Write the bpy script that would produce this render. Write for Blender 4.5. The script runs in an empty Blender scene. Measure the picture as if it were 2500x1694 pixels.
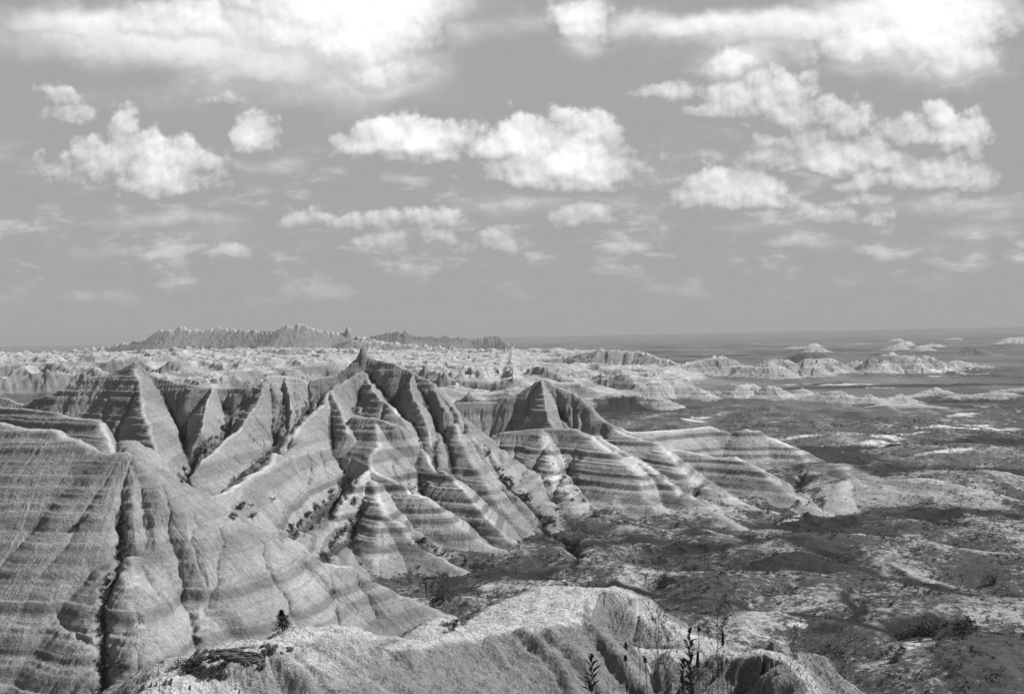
import bpy, math, random
import numpy as np, time
_t0 = time.time()
from mathutils import Matrix, Vector
random.seed(7)
rng = np.random.default_rng(11)
sc = bpy.context.scene
COL = sc.collection

# ------------------------------------------------------------------ camera
F = 2900.0                       # focal length in units of a 2500-wide picture
ROLL = math.radians(1.215)
PITCH = math.atan(24.0 / F)
Rcam = Matrix.Rotation(math.pi/2 - PITCH, 3, 'X') @ Matrix.Rotation(-ROLL, 3, 'Z')
cam_d = bpy.data.cameras.new('camera')
cam = bpy.data.objects.new('camera', cam_d); COL.objects.link(cam)
cam.matrix_world = Rcam.to_4x4()
cam_d.sensor_width = 36.0; cam_d.lens = 36.0 * F / 2500.0
cam_d.clip_start = 0.1; cam_d.clip_end = 90000
sc.camera = cam

def ray(px, py):
    v = Rcam @ Vector(((px-1250)/F, (847-py)/F, -1.0))
    return v / v.y
def P(px, py, d):                # point seen at a picture position, d metres ahead
    v = ray(px, py) * d
    return (v.x, v.y, v.z)
def PZ(px, py, z):               # point seen at a picture position, at height z
    v = ray(px, py)
    k = z / v.z
    return (v.x*k, v.y*k, z)

# ------------------------------------------------------------------ light
SUN_AZ = math.atan2(1.0, 0.30)  # from +Y towards +X
SUN_EL = math.radians(45)
sd = bpy.data.lights.new('sun', 'SUN'); sd.energy = 5.0; sd.angle = math.radians(0.53)
sd.color = (1, 1, 1)
sun = bpy.data.objects.new('sun', sd); COL.objects.link(sun)
sdir = Vector((math.sin(SUN_AZ)*math.cos(SUN_EL), math.cos(SUN_AZ)*math.cos(SUN_EL), math.sin(SUN_EL)))
sun.rotation_euler = sdir.to_track_quat('Z', 'Y').to_euler()
sun.location = (0, 0, 200)

sc.view_settings.view_transform = 'Standard'
sc.view_settings.look = 'None'
sc.view_settings.exposure = 0.32
sc.view_settings.gamma = 1.0

# ------------------------------------------------------------------ node helper
class NT:
    def __init__(self, tree):
        self.t = tree; self.n = tree.nodes; self.l = tree.links
    def node(self, typ, **kw):
        nd = self.n.new(typ)
        for k, v in kw.items(): setattr(nd, k, v)
        return nd
    def put(self, sock, v):
        if v is None: return
        if hasattr(v, 'is_linked') or hasattr(v, 'links'): self.l.new(v, sock)
        else: sock.default_value = v
    def m(self, op, a, b=None, c=None, clamp=False):
        nd = self.n.new('ShaderNodeMath'); nd.operation = op; nd.use_clamp = clamp
        self.put(nd.inputs[0], a); self.put(nd.inputs[1], b)
        if c is not None: self.put(nd.inputs[2], c)
        return nd.outputs[0]
    def v(self, op, a, b=None):
        nd = self.n.new('ShaderNodeVectorMath'); nd.operation = op
        self.put(nd.inputs[0], a); self.put(nd.inputs[1], b)
        return nd.outputs[1] if op == 'LENGTH' else nd.outputs[0]
    def noise(self, vec, scale, detail=3, rough=0.55, dist=0.0, dim='3D'):
        nd = self.n.new('ShaderNodeTexNoise'); nd.noise_dimensions = dim
        self.put(nd.inputs['Vector'], vec)
        nd.inputs['Scale'].default_value = scale; nd.inputs['Detail'].default_value = detail
        nd.inputs['Roughness'].default_value = rough; nd.inputs['Distortion'].default_value = dist
        return nd.outputs['Fac']
    def sstep(self, x, a, b, lo=0.0, hi=1.0):
        nd = self.n.new('ShaderNodeMapRange'); nd.interpolation_type = 'SMOOTHSTEP'
        self.put(nd.inputs[0], x)
        nd.inputs[1].default_value = a; nd.inputs[2].default_value = b
        nd.inputs[3].default_value = lo; nd.inputs[4].default_value = hi
        return nd.outputs[0]
    def mix(self, f, a, b):
        nd = self.n.new('ShaderNodeMix'); nd.data_type = 'FLOAT'; nd.clamp_factor = True
        self.put(nd.inputs[0], f); self.put(nd.inputs[2], a); self.put(nd.inputs[3], b)
        return nd.outputs[0]
    def attr(self, name):
        nd = self.n.new('ShaderNodeAttribute'); nd.attribute_name = name
        return nd.outputs['Fac']

# ------------------------------------------------------------------ sky and clouds
W = bpy.data.worlds.new('World'); sc.world = W; W.use_nodes = True
t = NT(W.node_tree)
for nd in list(t.n): t.n.remove(nd)
sky = t.node('ShaderNodeTexSky'); sky.sky_type = 'NISHITA'; sky.sun_disc = False
sky.sun_elevation = SUN_EL; sky.sun_rotation = SUN_AZ
sky.air_density = 1.0; sky.dust_density = 1.2
bw = t.node('ShaderNodeRGBToBW'); t.l.new(sky.outputs[0], bw.inputs[0])
tc = t.node('ShaderNodeTexCoord')
sep = t.node('ShaderNodeSeparateXYZ'); t.l.new(tc.outputs['Generated'], sep.inputs[0])
dx, dy, dz = sep.outputs
ysafe = t.m('MAXIMUM', dy, 0.05)
u0 = t.m('DIVIDE', dx, ysafe); v0 = t.m('DIVIDE', dz, ysafe)
comb = t.node('ShaderNodeCombineXYZ'); t.l.new(u0, comb.inputs[0]); t.l.new(v0, comb.inputs[1])
p0 = comb.outputs[0]
# billowing warp of the cloud plane
wn = t.node('ShaderNodeTexNoise'); t.l.new(p0, wn.inputs['Vector'])
wn.inputs['Scale'].default_value = 16; wn.inputs['Detail'].default_value = 4; wn.inputs['Roughness'].default_value = .6
wv = t.v('SUBTRACT', wn.outputs['Color'], (0.5, 0.5, 0.5))
wv = t.v('MULTIPLY', wv, (0.05, 0.03, 0.0))
p1 = t.v('ADD', p0, wv)
sp = t.node('ShaderNodeSeparateXYZ'); t.l.new(p1, sp.inputs[0])
U, V = sp.outputs[0], sp.outputs[1]
# cumulus: picture position, half width, half height, strength
CUM = [
 (880,100,110,70,1.5),(965,60,48,55,1.4),(940,180,60,42,1.2),(780,80,120,60,1.3),(2150,120,90,50,1.4),(2260,100,110,60,1.5),(2340,160,60,40,1.2),(2280,50,80,50,1.4),(1420,70,45,45,1.3),(1775,160,50,30,.9),(480,60,120,36,1.1),
 (205,425,80,50,.75),(270,385,65,52,.85),(160,430,60,45,.75),(395,430,80,58,1.25),(440,455,90,45,1.1),(475,420,75,40,.8),(340,470,90,38,.7),
 (612,345,36,34,1.05),(625,362,30,20,.7),
 (895,360,50,33,1.25),(960,348,62,45,1.3),(1030,352,75,36,1.35),(1085,370,45,38,1.1),(950,385,110,24,1.0),
 (1205,380,48,33,1.2),(1290,360,65,48,1.35),(1380,405,100,50,1.5),(1470,420,62,45,1.3),(1290,435,110,40,1.2),(1395,450,120,36,1.1),
 (1385,305,40,24,.9),(1440,320,52,36,1.0),(1480,345,38,30,.75),(1360,285,16,16,.8),
 (1730,285,48,26,.85),(1800,260,60,48,1.0),(1830,235,46,34,1.0),(1900,245,55,45,1.0),(1925,285,42,50,1.1),(1760,300,90,30,.6),
 (2010,285,40,30,.85),(2060,310,70,40,.8),(1960,360,75,30,.9),(2030,390,110,34,1.2),(2130,385,75,34,1.05),(1925,410,45,22,.8),
 (2300,300,45,30,1.0),(2340,330,62,40,1.0),(2260,335,80,30,.9),(2200,330,60,32,.7),(2385,355,38,30,.8),
 (2110,435,60,26,1.0),(2220,430,55,38,1.0),(2290,440,70,34,1.1),(2370,455,60,30,1.0),(2150,480,70,22,.7),
 (1700,485,50,32,.85),(1760,490,75,40,1.15),(1840,495,60,40,1.05),(1730,520,80,22,.6),
 (1425,540,62,38,.9),(1380,530,55,26,.5),(1625,590,36,34,.7),
 (1960,535,55,26,.7),(2030,540,60,26,.75),(2110,545,60,26,.7),
 (1195,610,70,40,.65),(1240,625,50,26,.6),(1130,625,50,20,.45),
 (770,548,60,30,.5),(930,548,70,26,.55),(1030,545,70,28,.55),(850,560,60,16,.4),
 (140,235,38,22,.55),(185,285,40,24,.45),(295,300,36,40,.4),(555,248,32,18,.5),
 (560,620,60,24,.3),(950,605,90,28,.4),(1060,590,60,26,.35),(1620,232,45,22,.35),
]
# soft banks and veils
SOFT = [
 (560,92,400,46,1.4),(740,122,230,62,1.3),(900,120,130,95,1.4),(960,190,60,45,1.1),(330,60,240,34,1.2),(860,15,190,50,1.6),
 (640,215,250,45,.5),(420,235,300,40,.35),
 (1415,85,48,42,1.3),(1420,50,60,50,1.1),
 (1750,55,340,26,1.1),(2080,60,380,34,1.2),(2150,115,120,55,1.5),(2260,90,110,80,1.5),(2330,155,80,45,1.2),(2230,40,200,50,1.3),
 (1820,145,110,40,.9),(1775,160,50,30,.9),(1930,120,190,44,.7),(2130,198,60,14,.45),
 (400,535,190,16,.4),(280,610,160,18,.28),(640,400,90,20,.45),(590,470,40,34,.3),
 (1330,490,240,30,.5),(1250,498,130,14,.5),(1780,560,200,20,.3),(1000,660,600,26,.22),(1700,660,700,40,.22),(800,600,400,40,.25),
 (2300,500,260,24,.5),(2400,560,120,22,.5),(2200,600,300,34,.3),(2430,525,80,18,.5),(1560,430,60,40,.3),(1900,700,700,50,.16),
 (150,540,150,60,.15),(2050,260,100,30,.3),
]
def blobs(lst, Us, Vs, kbase, kr=.8):
    f = None; sw = None; sy = None
    for (px, py, rx, ry, s) in lst:
        if kr < .7: s = max(s, .72)
        a = ray(px, py); cu, cv = a.x, a.z
        x = t.m('MULTIPLY_ADD', Us, F/rx*kr, -cu*F/rx*kr)
        y = t.m('MULTIPLY_ADD', Vs, F/ry*kr, -cv*F/ry*kr)
        yl = t.m('MAXIMUM', y, t.m('MULTIPLY', y, -kbase))
        r2 = t.m('MULTIPLY_ADD', x, x, t.m('MULTIPLY', yl, yl))
        w = t.m('MULTIPLY', t.m('EXPONENT', t.m('MULTIPLY', r2, -.8)), s)
        yw = t.m('MULTIPLY', y, w)
        f = w if f is None else t.m('MAXIMUM', f, w)
        sw = w if sw is None else t.m('ADD', sw, w)
        sy = yw if sy is None else t.m('ADD', sy, yw)
    loc = t.m('DIVIDE', sy, t.m('ADD', sw, .05))
    return f, loc
fc, loc = blobs(CUM, U, V, 1.9, .62)
fs, locs = blobs(SOFT, U, V, 1.0)
def billow(p):
    vn = t.node('ShaderNodeTexVoronoi'); vn.voronoi_dimensions = '2D'; vn.feature = 'F1'
    t.l.new(p, vn.inputs['Vector']); vn.inputs['Scale'].default_value = 34
    vn.inputs['Detail'].default_value = 3.5; vn.inputs['Roughness'].default_value = .55; vn.inputs['Lacunarity'].default_value = 2.1
    vn.normalize = True
    return t.m('SUBTRACT', 1.0, vn.outputs['Distance'])
pq = t.v('ADD', p0, t.v('MULTIPLY', wv, (.25, .25, 0)))
b1 = billow(pq); b2 = billow(t.v('ADD', pq, (0.0035, 0.0055, 0)))
n1 = t.noise(p0, 22, 6, .6)
den = t.m('ADD', fc, t.m('ADD', t.m('MULTIPLY', t.m('SUBTRACT', b1, .62), 1.0), t.m('MULTIPLY', t.m('SUBTRACT', n1, .5), .9)))
a_c = t.sstep(den, .37, .66)
emb = t.m('MULTIPLY', t.m('SUBTRACT', b1, b2), 1.1)
lit = t.m('ADD', t.m('MULTIPLY_ADD', loc, .60, .20), emb)
lit = t.m('ADD', lit, t.m('MULTIPLY', t.m('SUBTRACT', n1, .5), .8))
lit = t.m('ADD', lit, t.m('MULTIPLY', t.m('SUBTRACT', fc, .85), .75), clamp=True)
sv = t.v('MULTIPLY', p0, (1.0, 2.0, 1.0))
n3 = t.noise(sv, 9, 8, .6)
dens = t.m('ADD', fs, t.m('ADD', t.m('MULTIPLY', t.m('SUBTRACT', n3, .5), 1.2), t.m('MULTIPLY', t.m('SUBTRACT', b1, .62), .35)))
a_s = t.sstep(dens, .15, 1.3)
lits = t.m('ADD', t.m('MULTIPLY_ADD', locs, .25, .68), t.m('MULTIPLY', emb, .3), clamp=True)
# rows of small faint clouds low in the sky
lv = t.v('MULTIPLY', p0, (1.0, 2.8, 1.0))
ln_ = t.m('ADD', t.noise(lv, 15, 5, .6), t.m('MULTIPLY', t.m('SUBTRACT', b1, .62), .16))
a_l = t.m('MULTIPLY', t.sstep(ln_, .50, .72), t.m('MULTIPLY', t.sstep(V, .02, .07), t.sstep(V, .12, .19, 1.0, 0.0)))
front = t.sstep(dy, .05, .3)
# scattered cloud elsewhere round the horizon, out of this view
bg_n = t.noise(tc.outputs['Generated'], 3.0, 6, .6, .2)
bg_a = t.m('MULTIPLY', t.sstep(bg_n, .58, .8), t.m('SUBTRACT', 1.0, t.sstep(dy, .3, .8)))
base = t.m('MULTIPLY', bw.outputs[0], 1.0)
SKYK = 0.11
upf = t.sstep(dz, 0.0, .32)
skyv = t.m('MULTIPLY', base, SKYK)
skyv = t.m('MULTIPLY', t.m('MINIMUM', skyv, .31), t.sstep(dz, .3, .7, 1.0, .42))  # high sky above the view dimmed on purpose, to lessen the fill light
SKY_SOCK = skyv
cl_lo, cl_hi = .31, .92
csoft = t.mix(lits, .32, .93)
aS = t.m('MULTIPLY', a_s, front); aC = t.m('MULTIPLY', a_c, front)
haze_f = t.sstep(v0, .0, .13, .0, 1.0)     # thin towards the horizon
o = t.mix(bg_a, skyv, .42)
o = t.mix(t.m('MULTIPLY', t.m('MULTIPLY', a_l, front), .7), o, .60)
o = t.mix(t.m('MULTIPLY', aS, haze_f), o, csoft)
ccum = t.mix(lit, t.m('MAXIMUM', t.m('MULTIPLY', o, .82), cl_lo), cl_hi)
o = t.mix(t.m('MULTIPLY', aC, haze_f), o, ccum)
bg = t.node('ShaderNodeBackground'); t.l.new(o, bg.inputs[0]); bg.inputs[1].default_value = 1.0
wo = t.node('ShaderNodeOutputWorld'); t.l.new(bg.outputs[0], wo.inputs[0])
W.cycles.sampling_method = "MANUAL"; W.cycles.sample_map_resolution = 512

# ------------------------------------------------------------------ noise in numpy
_perm = rng.permutation(4096)
_g = rng.uniform(0, 2*np.pi, 4096); _gx = np.cos(_g).astype(np.float32); _gy = np.sin(_g).astype(np.float32)
_val = rng.uniform(-1, 1, 4096).astype(np.float32)
def perlin(x, y, seed=0):
    xi = np.floor(x); yi = np.floor(y)
    xf = (x-xi).astype(np.float32); yf = (y-yi).astype(np.float32)
    xi = xi.astype(np.int32); yi = yi.astype(np.int32)
    def g(ix, iy, fx, fy):
        h = _perm[(_perm[(ix+seed*17) & 4095] + iy) & 4095]
        return _gx[h]*fx + _gy[h]*fy
    su = xf*xf*xf*(xf*(xf*6-15)+10); sv = yf*yf*yf*(yf*(yf*6-15)+10)
    a = g(xi, yi, xf, yf); b = g(xi+1, yi, xf-1, yf)
    c = g(xi, yi+1, xf, yf-1); d = g(xi+1, yi+1, xf-1, yf-1)
    return ((a+(b-a)*su) + ((c+(d-c)*su) - (a+(b-a)*su))*sv)*1.5
def fbm(x, y, oct=4, seed=0, gain=.5):
    s = 0; a = 1; n = 0
    for i in range(oct):
        s = s + a*perlin(x*2**i, y*2**i, seed+i); n += a; a *= gain
    return s/n
def ridged(x, y, oct=5, seed=0, gain=.5):
    s = 0; a = 1; n = 0; w = 1
    for i in range(oct):
        r = 1-np.abs(perlin(x*2**i, y*2**i, seed+i)); r = r*r*w
        s = s + a*r; n += a; a *= gain; w = np.clip(r*1.4, 0, 1)
    return s/n
def noise1(u, seed=0):
    i = np.floor(u); f = (u-i).astype(np.float32); i = i.astype(np.int64)
    a = _val[_perm[(i+seed*31) & 4095]]; b = _val[_perm[(i+1+seed*31) & 4095]]
    f = f*f*(3-2*f)
    return a+(b-a)*f
def ss(x, a, b):
    k = np.clip((x-a)/(b-a), 0, 1); return k*k*(3-2*k)

def blur(a, n0, n1):
    for ax, n in ((0, n0), (1, n1)):
        a = np.moveaxis(a, ax, 0)
        p = np.concatenate([np.repeat(a[:1], n, 0), a, np.repeat(a[-1:], n, 0)])
        c = np.concatenate([np.zeros_like(p[:1], np.float64), np.cumsum(p, 0, dtype=np.float64)])
        a = ((c[2*n+1:]-c[:-2*n-1])/(2*n+1)).astype(np.float32)
        a = np.moveaxis(a, 0, ax)
    return a
# ------------------------------------------------------------------ terrain grid (finer towards the viewpoint)
def rows():
    r = [3.0]
    while r[-1] < 40000:
        d = r[-1]
        k = .012 if d < 50 else .0034 if d < 125 else .006 if d < 195 else .0019 if d < 700 else .0026 if d < 1200 else .0034 if d < 5200 else .009
        r.append(d*(1+k))
    return np.array(r)
fine = np.radians(np.arange(-25.5, 25.5, .036))
co = np.radians(np.concatenate([np.arange(-62, -25.5, .35), fine*0])[:0])
TH = np.concatenate([np.radians(np.arange(-60, -25.6, .3)), fine, np.radians(np.arange(25.6, 60, .3))])
RO = rows()
T2, R2 = np.meshgrid(TH, RO)
T2 = T2.astype(np.float32); R2 = R2.astype(np.float32)
X = (np.sin(T2)*R2); Y = (np.cos(T2)*R2)
print('grid', X.shape)
FLOOR = -80.0
wob = 1.0
WX = X + 2.2*fbm(X/24, Y/24, 3, 3); WY = Y + 2.2*fbm(X/24+50, Y/24, 3, 9)
nearm = ss(R2, 60, 200)
WX = X + (WX-X)*nearm*.9 + .5*fbm(X/6, Y/6, 3, 21)*(1-nearm)
WY = Y + (WY-Y)*nearm*.9 + .5*fbm(X/6+9, Y/6, 3, 22)*(1-nearm)

# right-hand plain, left-hand raised badlands
px_of = lambda x, y: 1250 + F*x/np.maximum(y, 1)
PX = px_of(X, Y)
floor = np.full(X.shape, FLOOR, np.float32)
leftness = ss(1750-PX, 0, 900)
floor += 22*ss(R2, 850, 1500)*ss(1250-PX, -100, 900)
floor += 12*ss(R2, 900, 1600)*leftness
floor -= 0
# far plateau towards the horizon
floor += 70*ss(R2, 15000, 24000)
# hummocks of the grassed valley
hum = fbm(WX/60, WY/60, 4, 30)
humr = ridged(WX/62+3+.25*hum, WY/62, 5, 33, .55)
vm = ss(R2, 200, 300)*(1-ss(R2, 900, 1500))
floor += vm*(2.0*hum + 8.5*(humr-.5))*(.4+.6*ss(PX, 850, 1350))
far_h = ridged(WX/260, WY/260, 4, 40)
floor += ss(R2, 900, 1400)*(1-ss(R2, 5000, 9000))*(far_h-.55)*6*ss(PX, 1200, 1900)

# jumbled badlands behind the main wall
jm = ss(R2, 760, 1000)*(1-ss(R2, 4200, 5200))
right_edge = 1430 + 290*ss(R2, 1150, 1600) - 120*ss(R2, 2500, 3500) + 70*fbm(X/200, Y/200, 3, 55)
jm = jm*ss(right_edge-PX, -60, 200)
j1 = ridged(WX/330, WY/230, 6, 60, .55)
j2 = ridged(WX/75+7, WY/75, 5, 66, .5)
jt = np.clip(j1-.28, 0, 1)*88
capz = 24+9*fbm(X/420, Y/420, 3, 71)
jt = np.where(jt > capz, capz+(jt-capz)*.22, jt)
jh = (jt + (j2-.4)*13*ss(jt, 0, 12))*(0.9+.4*fbm(X/600, Y/600, 2, 70))
jh = np.maximum(jh, 0)
base = floor + jm*jh
GROUPS = ['valley_floor']
H = np.full(X.shape, -999.0, np.float32); OWN = np.zeros(X.shape, np.int16)
OWN[(jm*jh > 4)] = 1; GROUPS.append('eroded_badlands')
H2 = np.full(X.shape, -999.0, np.float32); UU = np.zeros(X.shape, np.float32); DD = np.full(X.shape, 99.0, np.float32)
RIDGES = []
def ridge(group, pts, s=.76, r=1.4, rib=(1.3, 15), rill=(.45, 2.2), rag=0.0, reach=None, fl=FLOOR, veg=0.0):
    """a crest line with slopes falling away on both sides"""
    if group not in GROUPS: GROUPS.append(group)
    RIDGES.append(dict(g=GROUPS.index(group), pts=pts, s=s, r=r, rib=rib, rill=rill, rag=rag, reach=reach, fl=fl, veg=veg))
def A(*q):                        # list of (px, py, d)
    return [P(*a) for a in q]
def AZ(*q):
    return [PZ(*a) for a in q]
CL = dict(s=1.2, r=.9, rib=(4.2, 12), rill=(.9, 2.8))
MID = dict(s=.88, r=1.0, rib=(2.6, 13), rill=(.8, 2.3))
# main wall with its spire
ridge('main_ridge', A((-150,930,640),(60,985,610),(137,958,600),(211,925,600),(280,908,600),(331,882,600),(363,912,598),(391,925,595),(434,932,590),(477,940,585),(577,946,585),(611,935,585),(649,920,590),(689,919,600),(760,921,610),(827,915,615),(850,896,618),(868,880,620),(886,866,622),(900,870,622),(925,879,618),(964,887,610),(1007,910,600),(1050,927,592),(1073,956,585),(1096,979,578),(1124,1019,562)), **CL)
ridge('main_ridge', A((1124,1019,562),(1153,1067,548),(1179,1090,538),(1201,1130,527),(1236,1170,514),(1266,1199,505),(1325,1270,488),(1363,1302,481)), s=.8, r=1.1)
ridge('main_ridge', A((871,877,620),(877,864,621),(881,861,621),(886,844,622),(890,854,622),(895,862,622),(904,870,622)), s=2.2, r=.4, rib=(.8,5), rill=(.4,2), rag=.9)
# spur below the left summit
ridge('banded_hill', A((331,890,600),(342,950,570),(355,1020,530),(372,1085,490),(400,1150,455),(425,1215,425)), s=.95, r=1.6, rib=(1.6,12))
ridge('banded_hill', A((520,948,583),(505,985,560),(495,1050,530)), **CL)
ridge('banded_hill', A((700,921,600),(712,985,572),(705,1040,548)), **CL)
ridge('banded_hill', A((649,921,590),(640,960,575),(606,1019,548),(589,1047,535),(529,1093,500),(491,1121,470),(455,1160,445)), **MID)
# left masses
ridge('left_hill', A((-100,990,470),(60,1000,440),(137,1007,420),(191,1018,410),(249,1021,402),(269,1050,385),(286,1101,365)), s=.85, r=1.8, rib=(1.5,14))
ridge('front_ridge', A((-250,1010,340),(0,1030,325),(137,1053,318),(220,1096,312),(263,1104,308),(306,1101,306),(326,1121,306),(389,1186,308),(411,1208,309),(457,1232,310),(557,1260,312),(680,1322,315),(774,1370,318),(846,1386,320),(907,1419,321),(985,1454,322),(1056,1484,323),(1134,1516,324)), s=.74, r=1.8, rib=(2.4,19), rill=(.42,2.3))
ridge('front_ridge', A((312,1350,273),(318,1420,262),(328,1520,250),(335,1640,238),(340,1720,231)), s=.8, r=3, rib=(.6,9), rill=(.55,2.1))
# spur from the spire down to the front ridge
ridge('middle_spur', A((884,908,612),(850,921,606),(810,950,590),(790,976,575),(759,1013,550),(747,1024,540),(701,1081,495),(667,1101,475),(663,1130,455),(606,1164,410),(557,1195,365),(476,1224,320)), s=.82, r=1.4, rib=(1.6,12), rill=(.5,2.2))
ridge('middle_spur', A((701,1081,495),(725,1150,468),(735,1200,450)), s=.8, r=1.4)
ridge('middle_spur', A((810,950,590),(830,1000,560),(850,1060,530)), s=1.0, r=1.4, rib=(2,10))
# twin cones
ridge('banded_cone', A((870,1012,545),(905,1020,540),(967,1036,530)), s=1.0, r=1.4, rib=(1.8,8))
ridge('banded_cone', A((915,1025,538),(930,1081,515),(905,1119,495),(907,1144,482),(947,1164,472),(1004,1195,460),(1040,1215,453),(1089,1257,445),(1131,1289,440),(1170,1318,436),(1218,1344,432),(1254,1360,430)), s=.78, r=1.4, rib=(1.2,14))
ridge('banded_cone', A((907,1144,482),(860,1195,460),(810,1280,430),(765,1370,405)), s=.8, r=1.6, rib=(1.0,12))
ridge('front_cone', A((907,1170,470),(930,1235,442),(940,1260,433),(969,1276,428),(991,1296,423),(1024,1322,416),(1072,1357,409),(1121,1390,404)), s=.74, r=1.8, rib=(.7,16), rill=(.28,2.2))
ridge('front_cone', A((940,1262,433),(930,1330,415),(925,1400,398)), s=.65, r=3.1, rib=(.6,16), rill=(.28,2.2))
ridge('banded_cone', A((890,915,612),(916,956,590),(939,979,572),(973,1001,556),(993,1041,543),(1019,1087,528),(1050,1124,512),(1087,1150,497),(1133,1199,478),(1179,1254,462),(1218,1292,450),(1247,1325,440),(1263,1357,431)), s=.86, r=1.1, rib=(1.6,12))
ridge('main_ridge', A((1007,914,598),(1003,955,578),(1025,1000,556),(1045,1050,538),(1056,1104,520)), **CL)
ridge('main_ridge', A((1060,945,588),(1085,1000,565)), **CL)
ridge('main_ridge', A((1110,1030,560),(1140,1100,530),(1190,1190,500),(1250,1270,480),(1300,1305,474)), s=.75, r=1.8)
# centre peak and its banded skirts
ridge('centre_peak', A((1100,984,690),(1150,981,690),(1213,981,688),(1236,970,688),(1264,961,690),(1310,933,690),(1333,924,690),(1350,936,688),(1399,956,680),(1436,993,670),(1464,1021,662),(1493,1039,655),(1530,1053,650)), s=1.1, r=1.1, rib=(4.0,12), rill=(.9,2.8))
ridge('centre_peak', A((1326,928,688),(1330,985,660),(1350,1044,632)), **CL)
ridge('centre_hill', A((1205,1064,640),(1233,1054,636),(1300,1049,630),(1350,1044,625),(1399,1047,618),(1421,1056,612),(1459,1067,605),(1493,1084,592),(1541,1116,572),(1596,1156,548),(1622,1173,538),(1671,1202,522),(1736,1247,503),(1784,1280,489),(1797,1290,485)), s=.68, r=1.8, rib=(1.1,16))
ridge('centre_hill', A((1421,1056,612),(1475,1090,585),(1516,1121,562),(1559,1161,542),(1574,1221,520),(1622,1254,506),(1665,1280,496),(1736,1297,487),(1800,1310,478),(1865,1330,466)), s=.62, r=2.2, rib=(.8,18))
ridge('centre_hill', A((1330,1050,625),(1340,1120,585),(1380,1200,540),(1440,1290,493)), s=.62, r=2.7, rib=(2.0,11), veg=.35)
# right banded hills
ridge('right_hill', A((1493,1042,655),(1536,1053,655),(1650,1047,680),(1733,1039,690),(1785,1060,680),(1824,1045,680),(1844,1051,678),(1860,1064,675),(1901,1080,665),(1945,1095,655),(1970,1124,640),(2058,1133,625),(2089,1155,610),(2149,1171,590)), s=.55, r=1.8, rib=(.8,16))
ridge('right_hill', A((2100,1158,600),(2149,1170,580),(2252,1168,560),(2300,1182,548),(2380,1207,532),(2468,1228,522),(2620,1245,512)), s=.30, r=3, rib=(1.5,12), veg=.5)
ridge('right_hill', A((1500,1050,650),(1560,1070,635),(1613,1090,625),(1693,1107,612),(1750,1119,603),(1797,1117,598),(1860,1149,575),(1904,1192,555),(1943,1221,540),(1998,1250,525)), s=.62, r=1.8, rib=(.9,14))
ridge('right_hill', A((2058,1133,625),(2070,1160,600),(2120,1190,570),(2170,1215,550),(2232,1244,525),(2265,1256,514)), s=.55, r=2.2, rib=(.9,14))
ridge('right_hill', A((2089,1155,610),(2050,1200,565),(2060,1250,530)), s=.5, r=2.7, rib=(.8,14), veg=.3)
ridge('right_hill', A((1613,1090,625),(1660,1150,575),(1740,1200,545),(1820,1240,520),(1900,1262,512)), s=.55, r=2.2, rib=(.9,14))
# low hummocks on the valley floor
LO = dict(s=.26, r=6, rib=(.8,14), rill=(.15,3))
def low(*q, **k):
    d = dict(LO); d.update(k); ridge('valley_floor', AZ(*q), **d)
low((1830,1500,-76),(1911,1522,-76.5),(1956,1542,-78.5), s=.3)
low((1865,1335,-76),(2011,1377,-76),(2121,1419,-78))
low((2005,1302,-73),(2196,1318,-72.5),(2380,1357,-76),(2480,1370,-78))
low((2060,1500,-75),(2154,1474,-73),(2300,1462,-73),(2460,1470,-74), s=.22)
low((2300,1640,-72),(2400,1600,-70),(2500,1560,-70), s=.25)
low((1460,1370,-75),(1530,1400,-75.5),(1600,1441,-78), s=.3)
low((1640,1430,-77),(1690,1403,-74),(1760,1400,-74),(1860,1450,-77), s=.3)
low((1299,1325,-77),(1360,1345,-77),(1400,1380,-79), s=.3)
low((2000,1440,-77),(1900,1420,-77),(1800,1395,-78), s=.3)
low((1650,1500,-76),(1750,1520,-77),(1850,1560,-78), s=.3)
low((2200,1270,-76),(2330,1290,-75),(2440,1330,-77), s=.3)
low((2010,1640,-77),(2080,1620,-77),(2180,1640,-78), s=.3)
low((1200,1400,-79),(1280,1420,-79),(1330,1450,-79), s=.25)
# round grassed mounds further out on the right
MO = dict(s=.24, r=14, rib=(1.0,24), rill=(.3,6))
def mound(*q, **k):
    d = dict(MO); d.update(k); ridge('grassy_mound', AZ(*q), **d)
mound((2150,1115,-78),(2250,1090,-73),(2350,1082,-69),(2430,1092,-70),(2520,1110,-72))
mound((1960,1065,-74),(2030,1056,-71),(2110,1060,-72),(2170,1078,-76))
mound((2080,1035,-73),(2180,1022,-68),(2240,1028,-69),(2330,1045,-74))
mound((1840,1040,-73),(1900,1030,-70),(1990,1035,-71),(2075,1052,-75))
mound((2300,1020,-74),(2400,1005,-70),(2500,995,-68))
mound((1550,1018,-75),(1620,1014,-73),(1700,1022,-76), s=.2)
mound((2260,1160,-76),(2340,1150,-73),(2400,1158,-75), s=.25)
mound((1700,995,-76),(1800,990,-73),(1900,1000,-75), s=.2)
mound((2050,1000,-74),(2150,995,-72),(2250,1003,-75), s=.2)
rq = random.Random(12)
for k in range(46):
    py = 985+165*rq.random()**1.3; px = rq.uniform(1500+max(0, py-1040)*4, 2560)
    if px > 1930 and py > 1058: continue
    ln = rq.uniform(30, 110); hh = rq.uniform(2.5, 6.5)
    z0 = FLOOR+.5
    ridge('grassy_mound', [PZ(px-ln, py+rq.uniform(2, 8), z0), PZ(px-ln*.4, py, z0+hh*.9), PZ(px+ln*.3, py+rq.uniform(-2, 3), z0+hh), PZ(px+ln, py+rq.uniform(3, 9), z0)], s=rq.uniform(.22, .4), r=rq.uniform(3, 9), rib=(1.6, 16), rill=(.4, 5))
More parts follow.
